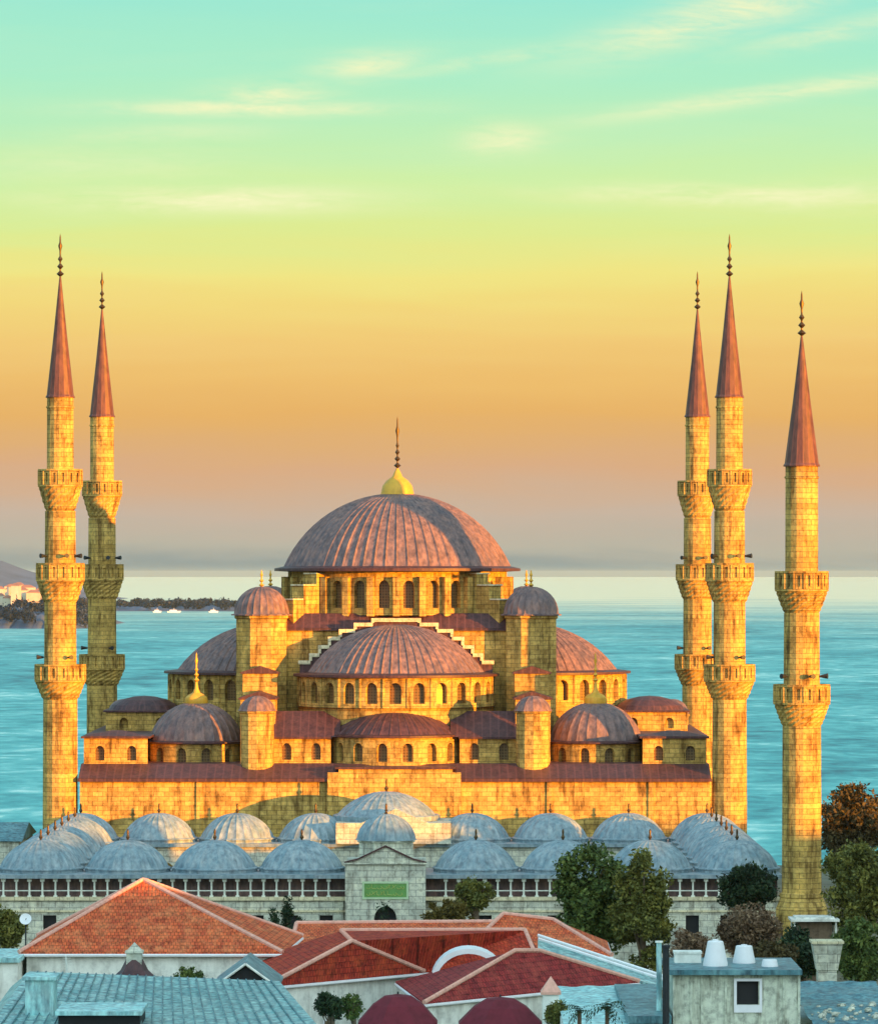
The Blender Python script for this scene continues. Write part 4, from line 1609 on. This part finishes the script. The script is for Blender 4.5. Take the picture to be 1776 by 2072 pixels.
mb = MB()
mb.box((xa + xb) / 2 + 0.6, xb, -12.32, 9.0, zt - 0.55, zt - 0.1)
mb.build('roof_step', 'zinc_dark', tq)

# right-hand roof with ripples and rubble
rq = empty('rubble_roof_building', (25, 275, 0), "flat dark teal roof at the bottom right corner strewn with pale rubble", 'building')
xa, xb = P(1632, 0, 275)[0] - 25, P(1820, 0, 275)[0] - 25
zt = P(0, 1985, 290)[2]
mb = MB()
mb.box(xa, xb, -22, 15, -0.2, zt - 1.6)
mb.build('wall', 'white', rq)
mb = MB()
n = 30
vs = []
for j in range(n + 1):
    for i in range(n + 1):
        x = xa + (xb - xa) * i / n
        y = -22 + 37 * j / n
        z = zt - 1.5 + 1.3 * (j / n) + (0.16 if j % 5 == 0 else 0.0) + 0.035 * sin(i * 0.9 + j * 1.3)
        vs.append((x, y, z))
mb.add(vs, [(j * (n + 1) + i, j * (n + 1) + i + 1, (j + 1) * (n + 1) + i + 1, (j + 1) * (n + 1) + i) for j in range(n) for i in range(n)])
mb.build('sheeting', 'zinc_dark', rq)
mb = MB()
for k in range(70):
    x = random.uniform(xa + 0.2, xb - 0.2)
    y = random.uniform(-4.0, 4.5)
    j = (y + 22) / 37
    z = zt - 1.5 + 1.3 * j
    s_ = random.uniform(0.06, 0.17) if k % 6 else 0.24
    mb.lathe([(s_ * 0.8, z), (s_, z + s_ * 0.5), (s_ * 0.7, z + s_), (0, z + s_ * 1.15)], 6, (x, y), star=0.12, phase=random.random())
tag(mb.build('rubble', 'stone_pale'), "pale rubble strewn over the teal roof in the bottom right corner", 'rubble', kind='stuff').location = (25, 275, 0)

# tapered cream chimney pot and slab-roofed kiosk by the near minaret
kq = P(1672, 1962, 310)
pot = empty('chimney_block', (kq[0], 310, 0), "cream tapered chimney block standing among dark shrubs at the right", 'chimney')
zt = P(0, 1908, 310)[2]
zb = kq[2]
mb = MB()
w0, w1 = 0.7, 1.0
mb.add([(-w0, -w0, zb), (w0, -w0, zb), (w0, w0, zb), (-w0, w0, zb), (-w1, -w1, zt), (w1, -w1, zt), (w1, w1, zt), (-w1, w1, zt)],
       [(0, 1, 5, 4), (1, 2, 6, 5), (2, 3, 7, 6), (3, 0, 4, 7), (4, 5, 6, 7)])
mb.box(-w0 * 0.9, w0 * 0.9, -w0 * 0.9, w0 * 0.9, -0.2, zb - 0.003)
mb.build('stack', 'stone_pale', pot)
mb = MB()
mb.box(-w1 - 0.08, w1 + 0.08, -w1 - 0.08, w1 + 0.08, zt + 0.003, zt + 0.16)
mb.build('cap', 'trim', pot)
kq = P(1646, 1858, 404)
ki = empty('kiosk', (kq[0], 404, 0), "small kiosk with a thin pale slab roof at the foot of the nearest right minaret", 'kiosk')
mb = MB()
zt = kq[2]
mb.box(-2.1, 2.1, -1.8, 1.8, zt - 0.2, zt)
mb.box(-1.7, 1.7, -1.5, 1.5, zt + 0.003, zt + 0.15)
mb.build('roof', 'white', ki)
mb = MB()
mb.box(-1.5, 1.5, -1.2, 1.4, -0.2, zt - 0.203)
mb.build('wall', 'bark', ki)
mb = MB()
for x in (-1.8, 1.8):
    for y in (-1.55, 1.55):
        mb.tube((x, y, -0.1), (x, y, zt - 0.2), 0.09, 0.09, 6)
mb.build('post', 'white', ki)


# pointed post before the cyan roof, dish and leaning aerial near the left roof
oq = P(1114, 2010, 284)
op = empty('pointed_post', (oq[0], 284, 0), "thick beige post with a small pyramid cap below the wine red roof", 'post')
zt = P(0, 2012, 284)[2]
mb = MB()
mb.box(-0.5, 0.5, -0.5, 0.5, -0.2, zt)
mb.build('shaft', 'white', op)
mb = MB()
mb.box(-0.62, 0.62, -0.62, 0.62, zt + 0.003, zt + 0.15)
mb.add([(-0.62, -0.62, zt + 0.153), (0.62, -0.62, zt + 0.153), (0.62, 0.62, zt + 0.153), (-0.62, 0.62, zt + 0.153), (0, 0, zt + 1.1)], [(0, 1, 4), (1, 2, 4), (2, 3, 4), (3, 0, 4)])
mb.build('cap', 'ridge', op)
dq = P(52, 1882, 347)
di = empty('satellite_dish', dq, "white satellite dish at the left corner of the orange roof", 'dish')
mb = MB()
mb.lathe([(0.0, 0.0), (0.22, 0.04), (0.45, 0.16)], 16, cap=False)
mb.lathe([(0.45, 0.18), (0.22, 0.07), (0.0, 0.03)], 16, cap=False)
mb.v = [(x, -z * 0.8 + y * 0.45, y * 0.9 + z * 0.4 + 0.75) for x, y, z in mb.v]
mb.build('reflector', 'whitepaint', di, smooth=True)
mb = MB()
mb.tube((0, 0.05, -1.2), (0, 0.05, 0.75), 0.06, 0.06, 6)
mb.tube((0, 0, 0.75), (0.1, -0.7, 0.9), 0.03, 0.03, 5)
mb.build('mast', 'metal', di)
aq = P(150, 1980, 306)
ae = empty('aerial', (aq[0], 306, aq[2] - 0.4), "thin leaning pale aerial mast before the white wall, left of the stone chimney", 'aerial')
mb = MB()
mb.tube((0, 0, -6), (-0.55, 0, 1.9), 0.06, 0.05, 6)
mb.build('mast', 'white', ae)
mb = MB()
for k in range(5):
    x = -0.32 - 0.05 * k
    mb.tube((x - 0.3, 0, 1.0 + 0.18 * k), (x + 0.3, 0, 1.0 + 0.18 * k), 0.02, 0.02, 4)
mb.build('rods', 'white', ae)

# ------------------------------------------------------------------ trees
def leaf_mesh(name, centres, radii, nleaf, size, m, parent, squash=1.0, up=0.0, seed=0):
    g = np.random.default_rng(seed)
    centres = np.array(centres)
    radii = np.array(radii)
    w = radii ** 2
    idx = g.choice(len(centres), nleaf, p=w / w.sum())
    d = g.normal(size=(nleaf, 3))
    d /= np.linalg.norm(d, axis=1)[:, None]
    rad = radii[idx] * (g.random(nleaf) ** 0.45) * (1 + 0.30 * np.minimum(g.exponential(0.5, nleaf), 2.0))
    pos = centres[idx] + d * rad[:, None] * np.array([1, 1, squash])
    a = g.normal(size=(nleaf, 3))
    a[:, 2] += up
    a /= np.linalg.norm(a, axis=1)[:, None]
    b_ = np.cross(a, g.normal(size=(nleaf, 3)))
    b_ /= np.linalg.norm(b_, axis=1)[:, None]
    s_ = size * (0.45 + 1.1 * g.random(nleaf) ** 1.6)
    la, lb = a * s_[:, None], b_ * (s_ * 0.5)[:, None]
    V = np.stack([pos - la, pos + lb, pos + la, pos - lb], 1).reshape(-1, 3)
    me = bpy.data.meshes.new(name)
    me.vertices.add(len(V))
    me.vertices.foreach_set('co', V.ravel())
    me.loops.add(nleaf * 4)
    me.loops.foreach_set('vertex_index', np.arange(nleaf * 4, dtype=np.int32))
    me.polygons.add(nleaf)
    me.polygons.foreach_set('loop_start', np.arange(nleaf, dtype=np.int32) * 4)
    me.polygons.foreach_set('loop_total', np.full(nleaf, 4, dtype=np.int32))
    me.update()
    me.materials.append(M[m])
    o = bpy.data.objects.new(name, me)
    col.objects.link(o)
    o.parent = parent
    return o


def tree(name, label, cat, X, Y, ztop, zbot, rx, m, nleaf, size=0.26, shape='round', bark='bark', group='trees in front of the mosque', seed=1, clumps=34, lean=0.0):
    root = empty(name, (X, Y, 0), label, cat, group)
    g = random.Random(seed)
    zc, rz = (ztop + zbot) / 2, (ztop - zbot) / 2
    cs, rs = [], []
    for k in range(clumps):
        for _ in range(50):
            x, y, z = g.uniform(-1, 1), g.uniform(-1, 1), g.uniform(-1, 1)
            if shape == 'cone':
                lim = 0.95 * (1 - (z + 1) / 2) + 0.05
                ok = x * x + y * y < lim * lim
            elif shape == 'vase':
                lim = 0.55 + 0.45 * (z + 1) / 2 if z < 0.3 else sqrt(max(0, 1 - ((z - 0.3) / 0.75) ** 2))
                ok = x * x + y * y < lim * lim
            else:
                ok = 0.25 < x * x + y * y + z * z < 1
            if ok:
                break
        fr = g.uniform(0.13, 0.34) * min(rx, rz * 1.2)
        if shape == 'cone':
            fr = 0.55 * rx
        cs.append((x * (rx - fr * 0.6) + lean * (z + 1), y * (rx - fr * 0.6), zc + z * (rz - fr * 0.6)))
        rs.append(fr)
    if shape != 'cone':
        for k in range(5):
            cs.append((g.uniform(-.25, .25) * rx, g.uniform(-.25, .25) * rx, zc + g.uniform(-.45, .3) * rz))
            rs.append(0.5 * min(rx, rz))
    mb = MB()
    zk = zbot + 0.45 * (ztop - zbot)
    tr_ = 0.10 * rx + 0.06
    mb.tube((0, 0, -0.3), (0.15, 0.1, zbot), tr_ * 1.2, tr_, 9)
    mb.tube((0.15, 0.1, zbot), (0.1 + lean * 0.5, 0, zk), tr_, tr_ * 0.6, 9)
    for c_ in cs[:14]:
        zs = g.uniform(zbot * 0.85, zk)
        mid = (c_[0] * 0.45, c_[1] * 0.45, zs + (c_[2] - zs) * 0.6)
        mb.tube((0.12, 0.05, zs), mid, tr_ * 0.45, tr_ * 0.28, 6)
        mb.tube(mid, c_, tr_ * 0.28, 0.03, 5)
    mb.build('trunk', bark, root, smooth=True)
    leaf_mesh('crown', cs, rs, int(nleaf * 1.7), size * 0.78, m, root, seed=seed)
    return root


def tp(px, Y):
    return (px - 888) * Y / FPX


def tz(py, Y):
    return CZ + (1160 - py) * Y / FPX


tree('leafy_tree', "biggest dark green tree, right of centre between the red roofs and the court", 'tree', tp(1192, 395), 395, tz(1692, 395), tz(1965, 395), 3.6, 'green', 12000, 0.27, seed=3, clumps=46)
tree('leafy_tree', "olive tinted tree touching the right side of the biggest dark one", 'tree', tp(1298, 390), 390, tz(1710, 390), tz(1985, 390), 2.75, 'olive', 10000, 0.25, seed=4, clumps=50, shape='round')
tree('leafy_tree', "compact dark tree left of the nearest right minaret", 'tree', tp(1508, 408), 408, tz(1742, 408), tz(1850, 408), 2.7, 'dark', 8000, 0.24, seed=5)
tree('bare_bush', "brown twiggy bush below the compact dark tree", 'bush', tp(1515, 396), 396, tz(1822, 396), tz(1935, 396), 2.9, 'brown', 5500, 0.22, seed=6)
tree('russet_tree', "russet autumn tree rising behind the green one at the right edge", 'tree', tp(1728, 462), 462, tz(1586, 462), tz(1740, 462), 4.1, 'russet', 9000, 0.28, seed=7)
tree('leafy_tree', "olive green tree at the right edge with a pale bare limb", 'tree', tp(1742, 405), 405, tz(1682, 405), tz(1900, 405), 3.4, 'olive', 9500, 0.26, seed=8, bark='bark_pale', clumps=42)
tree('shrub', "dark shrub at the right edge under the olive tree", 'bush', tp(1738, 380), 380, tz(1850, 380), tz(1990, 380), 2.6, 'green', 6000, 0.24, seed=18)
tree('shrub', "dark shrub behind the cream tapered chimney block", 'bush', tp(1620, 350), 350, tz(1880, 350), tz(1985, 350), 2.4, 'dark', 5000, 0.24, seed=19)
tree('shrub', "reddish brown shrub hanging over the hut's white tanks", 'bush', tp(1555, 345), 345, tz(1895, 345), tz(1985, 345), 2.0, 'russet', 3500, 0.22, seed=20)
tree('shrub', "brown shrub left of the hut roof, behind the vent pipe", 'bush', tp(1400, 372), 372, tz(1868, 372), tz(1985, 372), 2.0, 'brown', 3500, 0.22, seed=21)
for i, (px, hw, top, lab) in enumerate(((556, 13, 1792, "left and tallest of the three dark cypresses before the court wall"),
                                        (582, 14, 1806, "middle one of the three dark cypresses before the court wall"),
                                        (606, 10, 1832, "right and shortest of the three dark cypresses before the court wall"))):
    tree('cypress', lab, 'tree', tp(px, 424), 424, tz(top, 424), 1.2, hw * 424 / FPX * 1.35, 'dark', 2600, 0.2, 'cone', seed=30 + i, clumps=70, group='cypresses before the court wall')
tree('cypress', "tiny pointed cypress standing right in front of the gate arch", 'tree', tp(774, 425), 425, tz(1826, 425), 1.0, 1.15, 'dark', 2600, 0.19, 'cone', seed=37, clumps=60)
tree('leafy_tree', "feathery green tree before the loggia right of the gatehouse", 'tree', tp(960, 424), 424, tz(1776, 424), tz(1850, 424), 2.0, 'olive', 4200, 0.22, seed=40)
tree('hedge_mound', "ochre rounded hedge mound at the right foot of the gatehouse", 'bush', tp(910, 415), 415, tz(1818, 415), tz(1885, 415), 2.7, 'moss', 5200, 0.2, seed=41)
tree('leafy_tree', "small pale green tree at the left edge above the orange roof's corner", 'tree', tp(8, 405), 405, tz(1832, 405), tz(1925, 405), 2.4, 'olive', 4200, 0.22, seed=42)
tree('shrub', "small round green shrub before the white wall, left of the dark gable", 'bush', tp(382, 312), 312, tz(1955, 312), tz(2010, 312), 1.05, 'green', 1800, 0.15, seed=43)
tree('shrub', "dark green shrub tub left of the left parasol", 'bush', tp(668, 300), 300, tz(2003, 300), tz(2068, 300), 1.0, 'dark', 2000, 0.15, seed=44)
tree('shrub', "thin green shrub between the left shrub tub and the parasol", 'bush', tp(712, 304), 304, tz(2008, 304), tz(2066, 304), 0.8, 'green', 1600, 0.14, seed=45)
tree('shrub', "leafy olive shrub growing beside the beige post with the pyramid cap", 'bush', tp(1128, 282), 282, tz(2022, 282), tz(2090, 282), 0.9, 'olive', 1800, 0.14, seed=46)


def palm(label, px, py, Y, r, seed):
    root = empty('palm', (tp(px, Y), Y, 0), label, 'palm', 'palms at the bottom edge')
    g = random.Random(seed)
    zt = tz(py, Y)
    mb = MB()
    mb.tube((0, 0, -0.2), (0, 0, zt - r * 0.6), 0.16, 0.12, 8)
    mb.build('trunk', 'bark', root)
    mb = MB()
    for k in range(26):
        a = g.uniform(0, 2 * pi)
        el = g.uniform(-0.3, 1.2)
        prev = None
        for j in range(7):
            t = j / 6
            rr_ = r * t * cos(el * (1 - 0.3 * t))
            z = zt - r * 0.6 + r * t * sin(el) - 0.55 * r * t * t
            p = Vector((rr_ * cos(a), rr_ * sin(a), z))
            if prev is not None:
                d = (p - prev)
                sd = Vector((-sin(a), cos(a), 0))
                for s_ in (-1, 1):
                    tip = prev + d * 0.8 + sd * s_ * r * 0.26 * (1 - t * 0.6) - Vector((0, 0, r * 0.08))
                    mb.poly([prev, prev + d * 0.5, tip])
            prev = p
    mb.build('fronds', 'dark', root, uv=False)
    return root


palm("left palm of the two at the bottom edge, below the wine red roof", 1172, 2025, 267, 1.0, 3)
palm("right palm of the two at the bottom edge, before the cyan sheeting", 1228, 2012, 269, 1.3, 4)

# ------------------------------------------------------------------ the far shore
def coast(name, x0p, x1p, Y, top, depth, amp, seed):
    """a low wooded cape: terrain mesh rising out of the sea"""
    g = random.Random(seed)
    n, k = 60, 8
    vs = []
    xs = [(x0p + (x1p - x0p) * i / n - 888) * Y / FPX for i in range(n + 1)]
    hs = []
    for i in range(n + 1):
        t = i / n
        hh = top * min(1, (1 - t) * 9) * (0.75 + 0.25 * sin(i * 0.6 + seed) * amp + 0.12 * g.uniform(-1, 1))
        hs.append(hh)
    for j in range(k + 1):
        q = j / k
        prof = sin(pi * min(1, q * 1.15)) ** 0.6 if q < 0.87 else max(0, (1 - q) * 5)
        for i in range(n + 1):
            vs.append((xs[i], Y + depth * q, SEA - 2 + hs[i] * prof + 1.0))
    mb = MB()
    mb.add(vs, [(j * (n + 1) + i, j * (n + 1) + i + 1, (j + 1) * (n + 1) + i + 1, (j + 1) * (n + 1) + i) for j in range(k) for i in range(n)])
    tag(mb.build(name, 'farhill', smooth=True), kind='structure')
    return xs, hs


xs1, hs1 = coast('headland', -200, 178, 6100, 34, 800, 0.6, 2)
xs2, hs2 = coast('far_shore', 100, 500, 8900, 15, 700, 0.3, 5)
cs, rs = [], []
g = random.Random(77)
for k in range(170):
    i = g.randint(0, 58)
    cs.append((xs1[i] + g.uniform(-8, 8), 6100 + g.uniform(20, 380), SEA + hs1[i] * g.uniform(0.4, 1.05)))
    rs.append(g.uniform(6, 11))
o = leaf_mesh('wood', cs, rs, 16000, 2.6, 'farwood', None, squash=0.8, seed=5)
tag(o, "dark wood covering the nearer headland at the left edge, across the water", 'wood', kind='stuff')
cs, rs = [], []
for k in range(190):
    i = g.randint(0, 58)
    cs.append((xs2[i] + g.uniform(-4, 4), 8900 + g.uniform(30, 400), SEA + 6 + hs2[i] * g.uniform(0.3, 0.95)))
    rs.append(g.uniform(5, 11))
o = leaf_mesh('wood', cs, rs, 15000, 3.2, 'farwood', None, squash=0.75, seed=6)
tag(o, "dark low line of trees along the far shore between the left minarets and the dome", 'wood', kind='stuff')
# hazy hill and the lit blocks of the far town behind the headland
mb = MB()
n = 40
vs = []
for j in range(6):
    q = j / 5
    for i in range(n + 1):
        t = i / n
        x = (-260 + 500 * t - 888) * 12500 / FPX
        h = 120 * (0.5 + 0.5 * cos(pi * max(0, (t - 0.35)) / 0.65)) * (0.95 + 0.05 * sin(i * 0.5))
        vs.append((x, 12500 + 1500 * q, SEA - 2 + h * sin(pi * min(q, 0.9) / 0.9 * 0.98 + 0.02)))
mb.add(vs, [(j * (n + 1) + i, j * (n + 1) + i + 1, (j + 1) * (n + 1) + i + 1, (j + 1) * (n + 1) + i) for j in range(5) for i in range(n)])
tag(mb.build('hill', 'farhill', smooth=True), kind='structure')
mb = MB()
mb.slab([(-1560, 8000), (-1130, 8000), (-1160, 8900), (-1600, 8900)], SEA - 2, SEA + 4)
tag(mb.build('far_quay', 'farhill'), kind='structure')
for k in range(34):
    px = g.uniform(-8, 96)
    Y = g.uniform(8050, 8800)
    x = tp(px, Y)
    w, d, h = g.uniform(7, 16), g.uniform(8, 14), g.uniform(18, 44) * (1.15 - 0.004 * abs(px - 20))
    root = empty('far_block', (x, Y, SEA + 4), "distant sunlit apartment block in the town across the water at the left edge", 'apartment block', 'sunlit blocks of the far town')
    mb = MB()
    mb.box(-w, w, -d, d, 0, h)
    mb.build('wall', 'farwall', root)
    mb = MB()
    mb.add([(-w - .5, -d - .5, h), (w + .5, -d - .5, h), (w + .5, d + .5, h), (-w - .5, d + .5, h), (-w * .4, 0, h + 5), (w * .4, 0, h + 5)], [(0, 1, 5, 4), (1, 2, 5), (2, 3, 4, 5), (3, 0, 4)])
    mb.build('roof', 'farroof', root)
# white boats under the far shore
for i, (px, py, lab) in enumerate(((318, 1229, "small white boat below the middle of the far tree line"), (352, 1228, "longer white boat below the far tree line, left of the dome's left tower"), (432, 1226, "white boat below the far tree line, nearest the dome's left tower"))):
    Y = 8600
    L_ = (8, 13, 9)[i]
    root = empty('boat', (tp(px, Y), Y, SEA), lab, 'boat', 'boats off the far shore')
    mb = MB()
    mb.prism([(-L_, 2.6), (-L_ * 0.85, -0.5), (L_ * 0.85, -0.5), (L_, 3.3)], -2.4, 2.4)
    mb.build('hull', 'whitepaint', root)
    mb = MB()
    mb.box(-L_ * 0.6, L_ * 0.4, -1.8, 1.8, 2.7, 5.2)
    mb.tube((0, 0, 5.2), (0, 0, 9), 0.35, 0.3, 6)
    mb.build('cabin', 'whitepaint', root)

# ------------------------------------------------------------------ long unseen building, added beyond the right edge to shade the square
Lp = 200.0
px_, py_ = 33 + Lp * sin(SUN_AZ), 435 - Lp * cos(SUN_AZ)
occ = empty('occluder', (px_, py_, 0), "long stone palace added unseen beyond the right edge to shade the square", 'occluder', rz=SUN_AZ)
ztop = 13.6 + Lp * tan(SUN_EL)
pw = None
for (sa, sb, zt) in ((-250, -70, ztop), (-70, -6, ztop + 2.6), (-6, 160, ztop)):  # top line stepped to set how far the shade reaches over the court
    mb = MB()
    panes = []
    n = int((sb - sa) / 5)
    us = list(np.linspace(sa, sb, n + 1))
    for a, c_ in zip(us[:-1], us[1:]):
        mid = (a + c_) / 2
        panes.append(mb.bay(lambda u_, z, d: (-u_, 6.0 - d, z), -c_, -a, 0, zt - 1.6, -mid - 0.8, -mid + 0.8, 8, 12, 0.5))
    mb.box(sa, sb, -6, 5.4, -0.2, zt - 1.62)
    pw = mb.build('wall', 'stone_pale', occ)
    mbp = MB()
    for p in panes:
        mbp.poly(p)
    mbp.build('window_glass', 'pane', pw)
    mb = MB()
    mb.add([(sa - .4, -6.6, zt - 1.6), (sb + .4, -6.6, zt - 1.6), (sb + .4, 6.6, zt - 1.6), (sa - .4, 6.6, zt - 1.6), (sa + 2, 0, zt), (sb - 2, 0, zt)], [(0, 1, 5, 4), (1, 2, 5), (2, 3, 4, 5), (3, 0, 4), (0, 3, 2, 1)])
    mb.build('roof', 'tile', occ)

# ------------------------------------------------------------------ sea haze
hm = bpy.data.materials.new('haze')
hm.use_nodes = True
ht = hm.node_tree
ht.nodes.clear()
pv = ht.nodes.new('ShaderNodeVolumePrincipled')
pv.inputs['Color'].default_value = (0.62, 0.92, 1.0, 1)
pv.inputs['Density'].default_value = HAZE
pv.inputs['Anisotropy'].default_value = 0.0
ho = ht.nodes.new('ShaderNodeOutputMaterial')
ht.links.new(pv.outputs[0], ho.inputs['Volume'])
M['haze'] = hm
mb = MB()
mb.box(-62000, 62000, -1500, 92000, -51, 75.5)
tag(mb.build('haze', 'haze', uv=False), kind='stuff')
